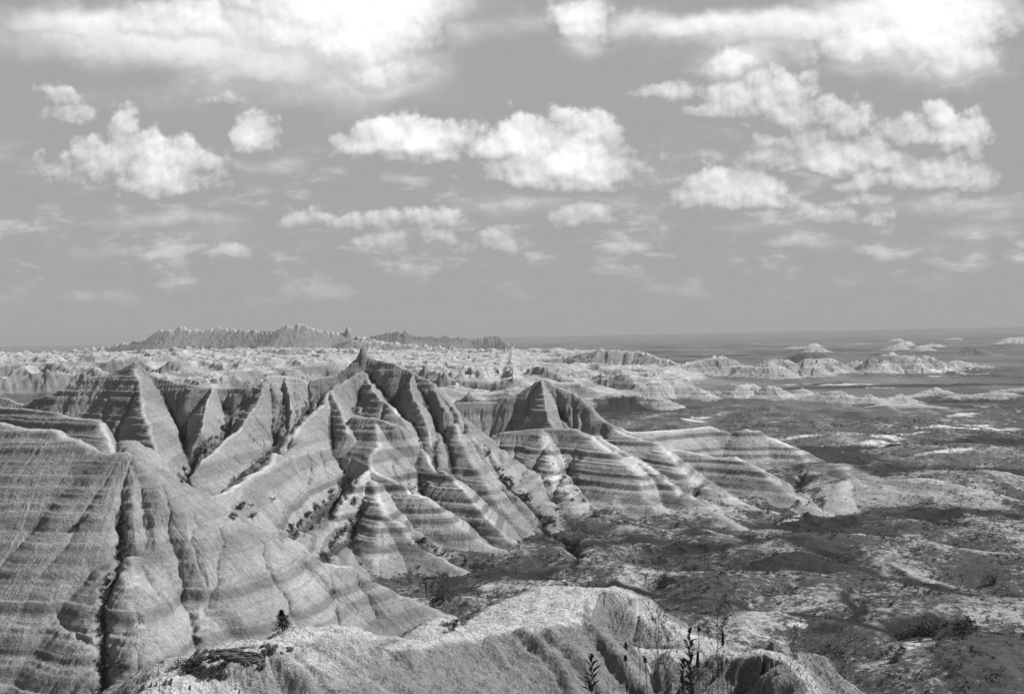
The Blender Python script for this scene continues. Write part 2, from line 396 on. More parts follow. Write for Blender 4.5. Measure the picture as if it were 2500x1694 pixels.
for k in range(34):
    py = 1270+360*rq.random(); px = rq.uniform(1350+max(0, py-1300)*1.6, 2540)
    ln = rq.uniform(30, 90); hh = rq.uniform(1.5, 4.5); z0 = FLOOR+.8; sl = rq.uniform(.0, .35)
    ridge('valley_floor', [PZ(px-ln, py-ln*sl, z0+hh*.5), PZ(px, py, z0+hh), PZ(px+ln, py+ln*sl+6, z0)], s=rq.uniform(.25, .42), r=rq.uniform(1.5, 4), rib=(1.0, 9), rill=(.3, 3))
# pale buttes on the plain
BU = dict(s=.6, r=2.5, rib=(10,30), rill=(3.2,10), rag=2.0)
def butte(*q, **k):
    d = dict(BU); d.update(k); ridge('pale_butte', A(*q), **d)
butte((1300,880,2500),(1400,868,2450),(1470,850,2400),(1560,858,2380),(1620,875,2300),(1680,900,2200))
butte((1480,915,1800),(1560,905,1750),(1640,925,1700))
butte((1600,905,2050),(1660,890,2100),(1752,868,2150),(1763,869,2150),(1775,886,2140),(1790,893,2130))
butte((1790,893,2120),(1850,893,2080),(1876,877,2050),(1905,876,2050),(1940,885,2060),(1960,893,2060))
butte((1876,880,2050),(1900,895,2000),(1915,915,1960), s=.45)
butte((1950,890,2060),(1968,875,2060),(1990,874,2060),(2025,874,2060),(2040,890,2050),(2065,915,2010))
butte((2000,876,2060),(1985,900,1990), s=.45)
butte((2060,893,2150),(2086,881,2150),(2110,886,2150),(2150,876,2120),(2160,863,2110),(2175,860,2110),(2190,868,2100),(2230,868,2100),(2275,873,2080),(2295,890,2060),(2322,908,2020))
butte((2160,880,2090),(2155,905,2010), s=.45)
butte((2240,872,2090),(2250,900,2020), s=.5)
butte((2290,888,2200),(2340,882,2200),(2420,897,2180),(2470,905,2150), s=.4, rib=(3,25))
butte((2210,880,3300),(2350,856,3200),(2375,850,3200),(2400,862,3200),(2420,872,3200), s=.35, veg=.9)
butte((1920,872,2900),(1960,862,2900),(2010,862,2900),(2040,874,2900), s=.4, veg=.9)
SM = dict(s=.5, r=2.5, rib=(4.5,20), rill=(1.6,7), rag=.8)
def small(*q, **k):
    d = dict(SM); d.update(k); ridge('pale_butte', A(*q), **d)
small((1790,960,1330),(1822,935,1360),(1850,958,1340),(1882,942,1330),(1900,950,1330),(1925,962,1330),(1958,949,1330),(1975,962,1330),(2000,965,1300))
small((1990,962,1300),(2030,955,1290),(2050,956,1290),(2070,970,1270))
small((2080,978,1230),(2120,963,1230),(2135,974,1220),(2170,975,1220),(2195,963,1230),(2210,974,1240))
small((2200,970,1320),(2260,962,1330),(2284,947,1340),(2310,958,1330),(2340,965,1320))
small((2320,968,1280),(2400,962,1280),(2440,958,1270),(2480,965,1270))
small((2430,955,1400),(2470,949,1400),(2560,945,1400))
small((2150,990,1120),(2200,984,1120),(2260,992,1110), s=.25)
small((1620,950,1500),(1640,921,1520),(1660,940,1500),(1720,955,1450),(1760,960,1420))
small((1560,950,1380),(1590,935,1380),(1640,938,1380),(1700,948,1370),(1740,970,1320))
small((1440,975,1250),(1500,960,1250),(1560,970,1240),(1620,975,1220))
small((1470,930,1650),(1530,920,1650),(1570,935,1640))
for k in range(13):
    px = rq.uniform(1900, 2500); dd_ = rq.uniform(3300, 7500); w_ = rq.uniform(10, 40); yh = 823-.0212*(px-1250); pb = yh+F*74/dd_; pt = yh+F*rq.uniform(52, 66)/dd_
    small((px-w_, pb, dd_), (px-w_*.3, pt+1, dd_), (px+w_*.2, pt, dd_), (px+w_, pb, dd_), s=.5, r=3, rib=(8, 45), rill=(4, 14), rag=3)
small((2440,836,5000),(2462,826,5000),(2500,820,5000),(2560,830,5000), s=.6, r=8)
# pinnacled mesa on the skyline
ME = dict(s=.7, r=3, rib=(5,110), rill=(2.5,26), rag=6.0)
ridge('pinnacled_mesa', A((130,858,5200),(190,850,5100),(260,846,5000),(300,838,4900),(350,829,4800),(372,822,4700),(390,806,4650),(420,804,4600),(440,803,4600),(470,804,4600),(500,805,4600),(545,800,4600),(600,805,4550),(650,806,4500),(690,802,4450),(700,793,4450),(740,793,4450),(770,800,4450),(800,808,4450),(830,812,4450),(850,812,4450),(865,818,4450),(880,824,4400)), **ME)
ridge('pinnacled_mesa', A((425,801,4600),(438,794,4600),(452,797,4600),(470,803,4600)), s=2, r=3, rib=(4,25), rill=(2,9), rag=4)
ridge('pinnacled_mesa', A((843,810,4450),(850,795,4450),(858,811,4450)), s=2.2, r=3, rib=(4,25), rill=(2,9), rag=2)
ridge('pinnacled_mesa', A((690,800,4450),(705,790,4450),(720,795,4450),(735,789,4450),(750,796,4450),(765,801,4450)), s=2, r=3, rib=(4,25), rill=(2,9), rag=4)
ridge('pinnacled_mesa', A((880,824,4400),(940,836,4200),(1050,846,3900),(1150,852,3700),(1300,862,3400)), s=.5, r=8, rib=(14,80), rill=(5,22), rag=7)
ridge('distant_ridge', A((870,826,6500),(905,817,6500),(940,811,6500),(985,808,6500),(998,816,6500),(1040,819,6600),(1090,822,6700),(1150,826,6800),(1185,820,6800),(1200,816,6800),(1215,818,6800),(1235,836,6700),(1260,842,6600)), s=.8, r=8, rib=(16,90), rill=(5,30), rag=12, veg=.8)
# near knoll
KN = dict(s=.95, r=1.0, rib=(2.2,2.9), rill=(.25,.6))
KL = dict(s=.5, r=2, rib=(.75,3.1), rill=(.16,.7))
ridge('foreground_knoll', A((380,1720,60),(430,1650,63),(473,1607,66),(551,1590,67),(651,1568,68),(700,1550,71),(797,1532,75),(846,1532,76),(894,1542,77)), **dict(KL, s=.6))
ridge('foreground_knoll', A((846,1532,76),(894,1542,77),(959,1561,77),(1024,1570,78)), **dict(KN, rib=(.9,2.7), rill=(.2,.6)))
ridge('foreground_knoll', A((1017,1568,77),(1056,1530,84),(1105,1512,88),(1153,1509,90),(1192,1500,93),(1250,1474,97),(1299,1448,101),(1357,1432,103),(1431,1428,103),(1483,1435,103),(1519,1454,102),(1567,1490,100),(1606,1509,99),(1639,1532,98),(1671,1545,97),(1703,1555,95),(1736,1574,93),(1749,1600,90)), **dict(KN, s=.85, r=2.5, rib=(.9,4)))
ridge('foreground_knoll', A((959,1588,74),(1100,1552,79),(1250,1530,84),(1380,1514,88),(1412,1518,88.5),(1444,1539,89),(1477,1556,90),(1525,1575,91),(1580,1577,91),(1639,1576,91),(1655,1586,89),(1700,1600,87),(1755,1597,86),(1801,1600,84),(1865,1588,84),(1914,1600,83),(1937,1620,81),(1966,1640,79),(2000,1720,75)), **KN)
ridge('foreground_knoll', [(-40,-10,-6),(-12,0,-1.62),(-4,1,-1.6),(4,1,-1.6),(14,-1,-1.7),(45,-10,-7)], s=.9, r=4.5, rib=(.2,2), rill=(.05,.5))
_bk = [(1017,1568,77),(1105,1512,88),(1192,1500,93),(1250,1474,97),(1299,1448,101),(1357,1432,103),(1431,1428,103),(1483,1435,103)]
_fr = [(959,1588,74),(1100,1552,79),(1180,1540,82),(1250,1530,84),(1320,1521,86),(1380,1514,88),(1412,1518,88.5),(1444,1539,89)]
TRIS = []
for k in range(7):
    TRIS += [A(_bk[k], _fr[k], _fr[k+1]), A(_bk[k], _fr[k+1], _bk[k+1])]

# ---- evaluate crest lines
def sub(pts, reach):
    p = np.array(pts); x, y = p[:, 0], p[:, 1]
    r = np.hypot(x, y); rmin = max(3.0, r.min()-reach); rmax = r.max()+reach
    i0 = np.searchsorted(RO, rmin); i1 = np.searchsorted(RO, rmax)+1
    th = np.arctan2(x, y); da = math.atan2(reach, max(rmin, 1)) if rmin > reach*.2 else 3
    if r.min()-reach < 3: da = 3
    j0 = max(0, np.searchsorted(TH, th.min()-da)); j1 = min(len(TH), np.searchsorted(TH, th.max()+da)+1)
    return slice(i0, i1), slice(j0, j1)
RIDX = np.full(X.shape, -1, np.int16)
for k, rd in enumerate(RIDGES):
    p = np.array(rd['pts'])
    reach = (p[:, 2].max()-rd['fl'])/rd['s'] + 15
    si, sj = sub(rd['pts'], reach)
    x = WX[si, sj]; y = WY[si, sj]
    if x.size == 0: continue
    bh = np.full(x.shape, -1e9, np.float32); bu = np.zeros(x.shape, np.float32); bd = np.zeros(x.shape, np.float32)
    arc = 0.0
    for a, b in zip(p[:-1], p[1:]):
        ex, ey = b[0]-a[0], b[1]-a[1]; L = math.hypot(ex, ey) + 1e-6
        tt = ((x-a[0])*ex + (y-a[1])*ey)/(L*L)
        gz = (b[2]-a[2])/L                      # crest falling along the line: the fall line leans with it
        gz = max(-.9*rd['s'], min(.9*rd['s'], gz))
        perp = np.abs((x-a[0])*ey-(y-a[1])*ex)/L
        tt = np.clip(tt + perp*gz/math.sqrt(rd['s']**2-gz*gz)/L, 0, 1)
        ox = x-(a[0]+tt*ex); oy = y-(a[1]+tt*ey)
        dd = np.hypot(ox, oy)
        hh = a[2]+tt*(b[2]-a[2]) - rd['s']*(np.sqrt(dd*dd+rd['r']**2)-rd['r'])
        mk = hh > bh
        bh[mk] = hh[mk]; bd[mk] = dd[mk]
        uu = arc + tt*L + 14*np.arctan2(ox, -oy)*(rd['rib'][1]/14)
        bu[mk] = uu[mk]
        arc += L
    if rd['rag']:
        nz = noise1(bu/(rd['rag']*1.5+2), 3)+.6*noise1(bu/(rd['rag']*.6+1), 4)
        if rd['rag'] > 3: nz = np.floor(nz*2.2)/2.2 + .25*nz
        bh = bh + rd['rag']*nz*np.exp(-bd/(rd['rag']*3+1))
    cur = H[si, sj]; mk = bh > cur
    h2 = H2[si, sj]
    h2[:] = np.where(mk, np.where(RIDX[si, sj] >= 0, cur, h2), np.maximum(h2, bh))
    cur[mk] = bh[mk]; UU[si, sj][mk] = bu[mk]; DD[si, sj][mk] = bd[mk]
    RIDX[si, sj][mk] = k; mk &= bh > base[si, sj]; OWN[si, sj][mk] = rd['g']
for tr in TRIS:
    a, b, c = [np.array(q) for q in tr]
    si, sj = sub(tr, 3)
    x = WX[si, sj]; y = WY[si, sj]
    det = (b[1]-c[1])*(a[0]-c[0]) + (c[0]-b[0])*(a[1]-c[1])
    w1 = ((b[1]-c[1])*(x-c[0]) + (c[0]-b[0])*(y-c[1]))/det
    w2 = ((c[1]-a[1])*(x-c[0]) + (a[0]-c[0])*(y-c[1]))/det
    w3 = 1-w1-w2
    z = w1*a[2]+w2*b[2]+w3*c[2]
    mk = (w1 >= 0) & (w2 >= 0) & (w3 >= 0) & (z > H[si, sj])
    H[si, sj][mk] = z[mk]; DD[si, sj][mk] = .2
    OWN[si, sj][mk] = GROUPS.index('foreground_knoll')
# soft toe where slopes run out on the floor
kk = np.clip(R2*.008, .5, 9)
df = (H-base)/kk
onr = RIDX >= 0
H0 = H.copy()
H = np.where(onr, base + kk*np.logaddexp(0, df*1.6)/1.6, base)
HS = H.copy()
above = np.clip((H-base), 0, 200)
kn0 = (R2 < 160).astype(np.float32)
H = H*(1-kn0) + kn0*blur(H, 2, 5)
HS = H.copy()
# gullies cut into the broad faces: picture course, depth, half width
Zf = H
def ground(x, y):
    r = math.hypot(x, y); th = math.atan2(x, y)
    i = np.interp(r, RO, np.arange(len(RO))); j = np.interp(th, TH, np.arange(len(TH)))
    i0 = int(min(i, len(RO)-2)); j0 = int(min(j, len(TH)-2)); fi = i-i0; fj = j-j0
    return float((Zf[i0, j0]*(1-fi)+Zf[i0+1, j0]*fi)*(1-fj) + (Zf[i0, j0+1]*(1-fi)+Zf[i0+1, j0+1]*fi)*fj)
def hit(px, py, dmin=150, dmax=1400):
    """where the sight line through a picture position meets the land"""
    v = ray(px, py); d = dmin
    while d < dmax:
        if v.z*d <= ground(v.x*d, d): return v.x*d, d
        d *= 1.0025
    return None
cut = np.zeros_like(H); scrubcut = np.zeros_like(H)
for dep, wd, dark, line in [
  (3.6, 3.2, .75, [(322,1115),(314,1150),(296,1220),(292,1263),(295,1312),(303,1350),(275,1402),(253,1448),(246,1520),(250,1600),(252,1690)]),
  (4.0, 4.0, .4, [(400,1200),(410,1250),(421,1318),(444,1390),(457,1454),(470,1513),(475,1603)]),
  (1.6, 2.5, 0, [(541,1275),(540,1340),(531,1409),(502,1490),(476,1535)]),
  (1.8, 2.5, 0, [(625,1305),(640,1350),(687,1441),(735,1532)]),
  (1.5, 2.2, 0, [(800,1385),(810,1435),(826,1522)]),
  (1.5, 2.2, 0, [(133,1480),(160,1520),(185,1551),(235,1580)]),
  (1.3, 2.0, 0, [(335,1365),(380,1430),(430,1500),(465,1545)]),
  (1.6, 2.4, 0, [(870,1400),(890,1450),(930,1510)]),
  (1.2, 2.2, 0, [(475,1245),(470,1330),(480,1380),(520,1470)]),
  (2.2, 3.0, .3, [(345,1190),(352,1260),(360,1330)]),
  (5, 5, .9, [(858,1130),(845,1175),(800,1222),(778,1240),(735,1275),(702,1300)]), (4, 4, .9, [(862,1220),(893,1236),(860,1278),(820,1320),(795,1350),(782,1366)]),
  (5, 5, .9, [(640,930),(617,955),(580,1025),(520,1080),(471,1122),(445,1170)]), (4.5, 5, .9, [(1160,1085),(1182,1095),(1221,1156),(1259,1190),(1315,1247),(1380,1312),(1418,1358)]),
  (4, 4, .6, [(714,1059),(680,1095),(663,1101)]), (4, 4, .7, [(1092,1010),(1060,1060),(1055,1110),(1075,1140)]), (3, 4, .8, [(1003,1290),(1030,1326),(1075,1350),(1121,1377)]), (3, 4, .8, [(1735,1165),(1700,1190),(1665,1200)]), (3.5, 4, .8, [(1975,1135),(1955,1165),(1940,1195)]),
  (4, 3, .2, [(663,927),(663,980),(663,1036),(680,1080)]), (4, 3, .2, [(691,927),(700,985),(702,1050)]), (3.5, 2.5, 0, [(721,930),(723,980),(718,1040)]), (3.5, 2.5, 0, [(752,921),(756,960),(753,1010)]),
  (3, 2.5, 0, [(780,918),(785,950),(778,985)]), (2.5, 3, 0, [(873,940),(885,970),(890,1000)]), (2.5, 2, 0, [(935,985),(933,1019)]), (6, 4, .2, [(981,914),(970,973),(987,1010)]), (5, 3.5, .3, [(1048,948),(1061,1021),(1058,1085)]),
  (7, 5, .4, [(322,945),(317,993),(292,1036),(284,1098)]), (3.5, 3, 0, [(260,930),(266,979),(254,1013),(274,1053)]), (5, 4, .3, [(391,945),(417,993),(434,1021),(450,1070)]), (4, 3.5, 0, [(431,955),(432,1020)]), (3.5, 3, 0, [(555,955),(545,1000)]), (3, 2.5, 0, [(600,950),(585,1000)]),
  (5, 3.5, 0, [(1361,945),(1367,993),(1373,1042)]), (5, 3, 0, [(1399,965),(1401,1044)]), (4, 3, 0, [(1426,1000),(1420,1052)]), (3.5, 3, 0, [(1470,1036),(1474,1065)]), (4, 4, 0, [(1262,972),(1256,1010),(1240,1045)]), (3, 2.5, 0, [(1295,950),(1290,1010)]),
  (2.5, 3, .2, [(1221,1062),(1219,1120)]), (2.5, 3, .2, [(1260,1062),(1250,1120)]), (2.5, 3.5, .5, [(1407,1085),(1379,1150),(1340,1215)]), (2.5, 3.5, .5, [(1350,1079),(1299,1136),(1270,1170)]),
  (1.8, 2.2, 0, [(961,1113),(964,1164)]), (2, 2.5, .5, [(1005,1110),(990,1160),(1010,1200)]), (2.5, 3, .3, [(1135,1000),(1130,1050)]), (2.5, 3, .3, [(1180,1000),(1175,1050)]),
  (2, 2.5, 0, [(745,1090),(752,1140),(748,1170)]), (2, 2.5, 0, [(780,1090),(790,1150)]), (2, 2.2, 0, [(560,1110),(600,1150)]), (2, 2.2, 0, [(600,1090),(640,1130)]), (2, 2.2, 0, [(640,1060),(660,1100)])]:
    pts = [hit(*q) for q in line]; pts = [q for q in pts if q]
    if len(pts) < 2: continue
    acc = np.zeros_like(H); arc = 0
    tot = sum(math.dist(a, b) for a, b in zip(pts[:-1], pts[1:]))
    for a, c in zip(pts[:-1], pts[1:]):
        ex, ey = c[0]-a[0], c[1]-a[1]; L = math.hypot(ex, ey)+1e-6
        si, sj = sub([(a[0], a[1]), (c[0], c[1])], wd*5)
        xx = WX[si, sj]; yy = WY[si, sj]
        wv_ = 1.5*fbm(xx/5, yy/5, 3, 177); xx = xx+wv_
        tt = np.clip(((xx-a[0])*ex+(yy-a[1])*ey)/(L*L), 0, 1)
        q = np.hypot(xx-a[0]-tt*ex, yy-a[1]-tt*ey)
        fade = np.clip((arc+tt*L)/(tot*.25), .15, 1)
        acc[si, sj] = np.maximum(acc[si, sj], np.exp(-q/(wd*fade*.6))*fade)
        scrubcut[si, sj] = np.maximum(scrubcut[si, sj], np.exp(-(q/(wd*.45))**2)*dark*fade)
        arc += L
    cut = np.maximum(cut, acc*dep)
H = H-cut
# ribs and rills running down the slopes
par = np.array([[r['rib'][0], r['rib'][1], r['rill'][0], r['rill'][1], r['veg']] for r in RIDGES] + [[0, 10, 0, 2, 0]], dtype=np.float32)
ra, rl, la, ll, vg = [par[:, i][RIDX] for i in range(5)]
Uw = UU + rl*.10*fbm(X/(rl*1.1+1), Y/(rl*1.1+1), 2, 81)
amp = np.clip(DD/(rl*.9), 0, 1)*ss(above, .5, 8*np.clip(ra, .3, 3))
amp2 = np.clip(DD/(ll*2.5), 0, 1)*ss(above, .2, 3)
def vee(u, seed):
    return 1-np.abs(noise1(u, seed))*1.6
sf = ss(np.abs(H0-H2), .2, 2.8)
uj = np.abs(np.gradient(UU, axis=1))+np.abs(np.gradient(UU, axis=0))
uj = (uj > 2.5 + 6*R2*.002*(1+rl/12)).astype(np.float32)
sf = sf*(1-np.clip(blur(uj, 3, 5)*6, 0, 1))
amp = amp*sf; amp2 = amp2*(.35+.65*sf)*(1-np.clip(blur(uj, 2, 3)*6, 0, 1))
H = H - ra*amp*(.9*vee(Uw/rl, 5)*np.clip(vee(Uw/rl*.37, 15), .2, 1.2) + .45*vee(Uw/rl*2.3, 6)) + ra*amp*.4
mr = .62*la*amp2*(.8*vee(Uw/ll, 7) + .5*vee(Uw/ll*2.1, 8))
H = H - mr*(.25+1.1*(fbm(X/(ll*7), Y/(ll*7), 3, 88)+.3).clip(0, 1.2)) + la*amp2*.3
# ledges and roughness
scale = np.clip(R2/500, .15, 6)
H = H + ss(above, 2, 10)*scale**.5*((.35+.2*(R2 > 150))*noise1(H*.75+.3*fbm(X/30, Y/30, 2, 99), 12)+.28*noise1(H*1.9, 13))
H = H + (.22*fbm(X/1.1, Y/1.1, 4, 90, .7)+.45*fbm(X/4.5, Y/4.5, 3, 91)+.12*noise1(H*2.3, 44))*(1-ss(R2, 150, 300)) + .42*fbm(X/6, Y/6, 4, 92, .65)*ss(R2, 60, 160)*(1-ss(R2, 900, 1500)) + 2.0*fbm(X/22, Y/22, 4, 94, .65)*ss(R2, 700, 1800)
jf = (RIDX < 0)*jm
H = H + jf*(2.4*noise1(H*.24, 55)+1.2*noise1(H*.6, 56))
# shrub cover / pale wash attributes
conc = blur(HS, 4, 14)-HS
gully = ss(conc, .35*scale, 1.3*scale)*(conc > 0)
vn = fbm(X/26, Y/26, 4, 101)
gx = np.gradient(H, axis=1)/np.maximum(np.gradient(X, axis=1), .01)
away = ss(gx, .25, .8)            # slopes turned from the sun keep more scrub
hf = H-floor
above_v = np.where(OWN == 0, np.minimum(above*.2, .9), hf)
veg = 1.0-ss(above_v, .6, 4.5*scale.clip(1, 3)+1.5*vn)
veg = np.where(OWN == 0, veg*(1.0-.20*ss(humr, .45, .8)*vm)+.25*(1-ss(humr, .15, .4))*vm, veg)
veg = np.where(R2 > 150, veg, 0)
veg = np.maximum(veg*.9, gully*.85*(R2 > 180))
upper = ss(H, -50, -38)
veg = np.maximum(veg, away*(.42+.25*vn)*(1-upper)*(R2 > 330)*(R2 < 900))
veg = np.maximum(veg, vg)
veg = np.maximum(veg, scrubcut*1.3)
jz = (RIDX < 0) & (jm > .3)
veg = np.where(jz, ss(-(base-floor), -11, -2)*.85, veg)
GM = GROUPS.index('grassy_mound') if 'grassy_mound' in GROUPS else -1
veg = np.where((OWN == GM), .74+.3*vn, veg)
veg = np.clip(veg, 0, 1)
# pale washes: picture position, half sizes in metres across / along the view
pale = np.zeros(X.shape)
for (px, py, rx, ry) in [(1660,1022,9,16),(1690,1036,14,12),(1716,1028,10,9),(1955,1084,14,7),(2140,1092,12,12),(2165,1084,9,12),(2110,1099,9,5),(2085,1044,10,14),(2350,1032,12,18),(2375,1045,14,18),(2415,1053,26,12),(2330,1127,24,5),(2385,1126,18,4),(2060,1103,30,3.5),
        (2232,1603,1.1,6),(2246,1590,3,1.2),(2225,1622,.9,4),(1948,1262,2,3),(1925,1266,4,1.2),(1975,930,26,9),(2060,935,45,16),(2100,936,40,12),(2155,942,24,12),(1940,935,30,10),(2300,912,40,20),(1800,935,50,14),(2280,916,40,10),(2340,905,20,9),(2375,912,30,9),(1945,1540,2.5,2),(2450,1460,8,1.5),(2250,852,90,60),(2100,838,120,120),(1900,838,200,100),(2330,1062,30,5),(2230,1070,24,4),(2000,966,60,6)]:
    c = PZ(px, py, FLOOR+2)
    ry *= .65
    si, sj = sub([c], 2.5*max(rx, ry)+5); xx = X[si, sj]; yy = Y[si, sj]
    if xx.size == 0: continue
    q = ((xx-c[0])/rx)**2 + ((yy-c[1])/ry)**2
    q = q*(1+1.6*fbm(xx/(rx*.6), yy/(ry*.6), 4, 140))
    pale[si, sj] = np.maximum(pale[si, sj], (1-ss(q, .1, 1.5))*ss(fbm(xx/(rx*.25), yy/(ry*.3), 3, 141), -.55, .1))
pale *= (above < 12)
bandw = np.full(X.shape, .3, np.float32)
for nm, v in (('banded_cone', 1), ('front_cone', 1), ('centre_hill', .9), ('right_hill', .85), ('middle_spur', .7), ('banded_hill', .5), ('front_ridge', .6), ('left_hill', .4), ('main_ridge', .45), ('centre_peak', .35)):
    bandw[OWN == GROUPS.index(nm)] = v
bandw = blur(bandw, 3, 6)
# dark grass swards: (picture x, y, half width m, half depth m) and long strips
grass = np.zeros(X.shape, np.float32)
for (px, py, rx, ry) in [(1247,1386,11,12),(1200,1392,7,9),(1725,1333,17,12),(1705,1304,8,8),(1320,1314,9,8),(1292,1394,9,8),(1940,1380,20,14),(2010,1395,12,8),(1420,1330,14,9),(1560,1322,16,6),(2000,1268,28,16),(2190,1242,20,10),(2100,1265,20,10),(2020,1545,5,3),(2290,1560,14,14),(1120,1425,7,8),(2200,1105,60,60),(2420,1120,50,70),(2050,1090,30,30),(2330,1155,70,16),(2380,1080,40,30),(2450,1170,30,20),(1500,1030,20,40),(1900,1060,14,14),(2150,940,160,40),(2400,935,160,50),(1950,935,60,40),(1520,1005,30,60),(2080,1110,45,60),(2180,1152,45,40),(2330,1165,50,25),(2450,1130,25,60),(2000,1100,20,30),(2300,1070,40,30),(2350,1250,30,14),(1100,1400,6,8)]:
    c = PZ(px, py, FLOOR+2.5)
    si, sj = sub([c], 2.5*max(rx, ry)+5); xx = X[si, sj]; yy = Y[si, sj]
    if xx.size == 0: continue
    q = ((xx-c[0])/rx)**2 + ((yy-c[1])/ry)**2
    grass[si, sj] = np.maximum(grass[si, sj], 1-ss(q*(1+1.3*fbm(xx/(rx*.5), yy/(ry*.5), 4, 150)), .4, 1.5))
gfb = fbm(X/13, Y/13, 4, 170)
for w, line in [(4.0, [(1797,1300),(1900,1330),(2011,1366),(2121,1405),(2283,1441),(2400,1460)]),(2.2, [(1690,1480),(1830,1503),(1950,1520),(2060,1545),(2186,1574),(2250,1600)]),(2.5,[(1260,1450),(1400,1452),(1500,1440),(1600,1462),(1720,1480)]),(4,[(1200,1372),(1290,1400),(1350,1420)]),(3,[(2060,1470),(2085,1520),(2100,1540),(2130,1510),(2160,1480)])]:
    pp = [PZ(a, b_, FLOOR+1.5) for a, b_ in line]
    for a, c in zip(pp[:-1], pp[1:]):
        ex, ey = c[0]-a[0], c[1]-a[1]; L = math.hypot(ex, ey)
        tt = np.clip(((WX-a[0])*ex+(WY-a[1])*ey)/(L*L), 0, 1)
        q = np.hypot(WX-a[0]-tt*ex, WY-a[1]-tt*ey)
        wq = w*(.8+.9*gfb)
        grass = np.maximum(grass, (1-ss(q/np.maximum(wq, .2), .3, 1.5))*(gfb > -.6))
grass *= (above < 14)*(R2 > 150)*np.where((OWN == GM) & (H > -76.5), .15, 1)

# ------------------------------------------------------------------ materials
def mat(name):
    m = bpy.data.materials.new(name); m.use_nodes = True
    n = NT(m.node_tree)
    b = [x for x in n.n if x.type == 'BSDF_PRINCIPLED'][0]
    b.inputs['Roughness'].default_value = .95
    b.inputs['Specular IOR Level'].default_value = .1
    return m, n, b
def ground_material():
    m, t, b = mat('badlands_earth')
    geo = t.node('ShaderNodeNewGeometry'); pos = geo.outputs['Position']
    s = t.node('ShaderNodeSeparateXYZ'); t.l.new(pos, s.inputs[0])
    x, y, z = s.outputs
    n_lo = t.noise(pos, .012, 3, .5); n_md = t.noise(pos, .09, 4, .6); n_hi = t.noise(pos, .8, 5, .65)
    zz = t.m('ADD', z, t.m('MULTIPLY', t.m('SUBTRACT', n_lo, .5), 2.2))
    zz = t.m('ADD', zz, t.m('MULTIPLY', t.m('SUBTRACT', n_md, .5), .35))
    f = t.m('DIVIDE', t.m('ADD', zz, 84), 84)
    cr = t.node('ShaderNodeValToRGB'); t.l.new(f, cr.inputs[0])
    e = cr.color_ramp; e.interpolation = 'LINEAR'
    bands = [(-84,.26),(-77,.28),(-74.2,.33),(-73.8,.21),(-72.2,.22),(-71.8,.38),(-69.3,.40),(-68.9,.22),(-67.6,.23),(-67.3,.42),(-66.0,.42),(-65.7,.20),(-64.4,.21),(-64.0,.38),
             (-61,.46),(-59.2,.42),(-58.8,.20),(-57.2,.20),(-56.8,.36),(-54,.44),(-51.5,.40),(-51,.27),(-47.5,.28),(-46.9,.42),(-44.5,.40),(-44,.29),(-42,.30),(-41,.36),(-30,.31),(-20,.29),(-10,.33),(0,.30)]
    while len(e.elements) < len(bands): e.elements.new(.5)
    for el, (q, c) in zip(e.elements, bands):
        el.position = (q+84)/84; c = .34+(c-.335)*1.12; el.color = (c, c, c, 1)
    rock = t.node('ShaderNodeRGBToBW'); t.l.new(cr.outputs[0], rock.inputs[0]); rock = rock.outputs[0]
    rock = t.mix(t.attr('band'), .315, rock)
    # crust patches
    rock = t.m('MULTIPLY', rock, t.sstep(t.noise(pos, .03, 5, .65), .3, .7, .84, 1.16))
    # fine laminae
    lam = t.v('MULTIPLY', pos, (.012, .012, 1.1)); ln = t.noise(lam, 1.0, 5, .7)
    rock = t.m('MULTIPLY', rock, t.m('MULTIPLY_ADD', ln, .6, .7))
    rock = t.m('MULTIPLY', rock, t.m('MULTIPLY_ADD', n_md, .5, .75))
    rock = t.m('MULTIPLY', rock, t.m('MULTIPLY_ADD', n_hi, 1.3, .33))
    speck = t.noise(pos, 3.1, 4, .7)
    rock = t.m('MULTIPLY', rock, t.m('MULTIPLY_ADD', speck, .9, .55))
    near = t.attr('knoll')
    bmp2 = t.m('MULTIPLY', t.m('ADD', t.noise(pos, 9, 4, .7), t.noise(pos, 3.2, 4, .7)), t.m('MULTIPLY', near, .35))
    kn = t.m('MULTIPLY_ADD', t.noise(pos, 6, 5, .7), .9, .0)
    kn = t.m('MULTIPLY', kn, t.m('MULTIPLY_ADD', t.noise(pos, .7, 4, .6), 1.1, .45))
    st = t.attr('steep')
    kn = t.m('MULTIPLY', kn, t.mix(st, 1.08, .50))  # light put into the colour: knoll top brightened, steep front darkened
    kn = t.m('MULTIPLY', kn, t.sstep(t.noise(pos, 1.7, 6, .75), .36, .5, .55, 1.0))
    rock = t.m('MULTIPLY', rock, t.mix(st, 1.16, .70))  # painted shading on the hills: crests and flats lighter, steep faces darker
    rock = t.mix(near, rock, kn)
    # scrub and grass: patchy cover
    va = t.attr('veg')
    sp1 = t.noise(pos, .35, 5, .7); sp2 = t.noise(t.v('MULTIPLY', pos, (.05, .018, .05)), 1.0, 5, .6)
    sp3 = t.noise(pos, 1.1, 4, .75)
    pat = t.m('ADD', t.m('MULTIPLY', sp1, .4), t.m('ADD', t.m('MULTIPLY', sp2, .3), t.m('MULTIPLY', sp3, .3)))
    va = t.m('MULTIPLY', va, t.m('MULTIPLY_ADD', t.attr('far'), .22, .78))
    vv = t.m('SUBTRACT', t.m('ADD', pat, t.m('MULTIPLY', va, .36)), .675)
    vmask = t.m('MAXIMUM', t.sstep(vv, -.02, .08), t.attr('grass'))
    gcol = t.m('MULTIPLY_ADD', t.noise(pos, .5, 5, .7), .15, -.01)
    gfar = t.m('MULTIPLY_ADD', t.noise(t.v('MULTIPLY', pos, (.004, .0014, .01)), 1.0, 7, .7), .50, -.15)
    gcol = t.m('MAXIMUM', t.mix(t.attr('far'), gcol, gfar), .022)
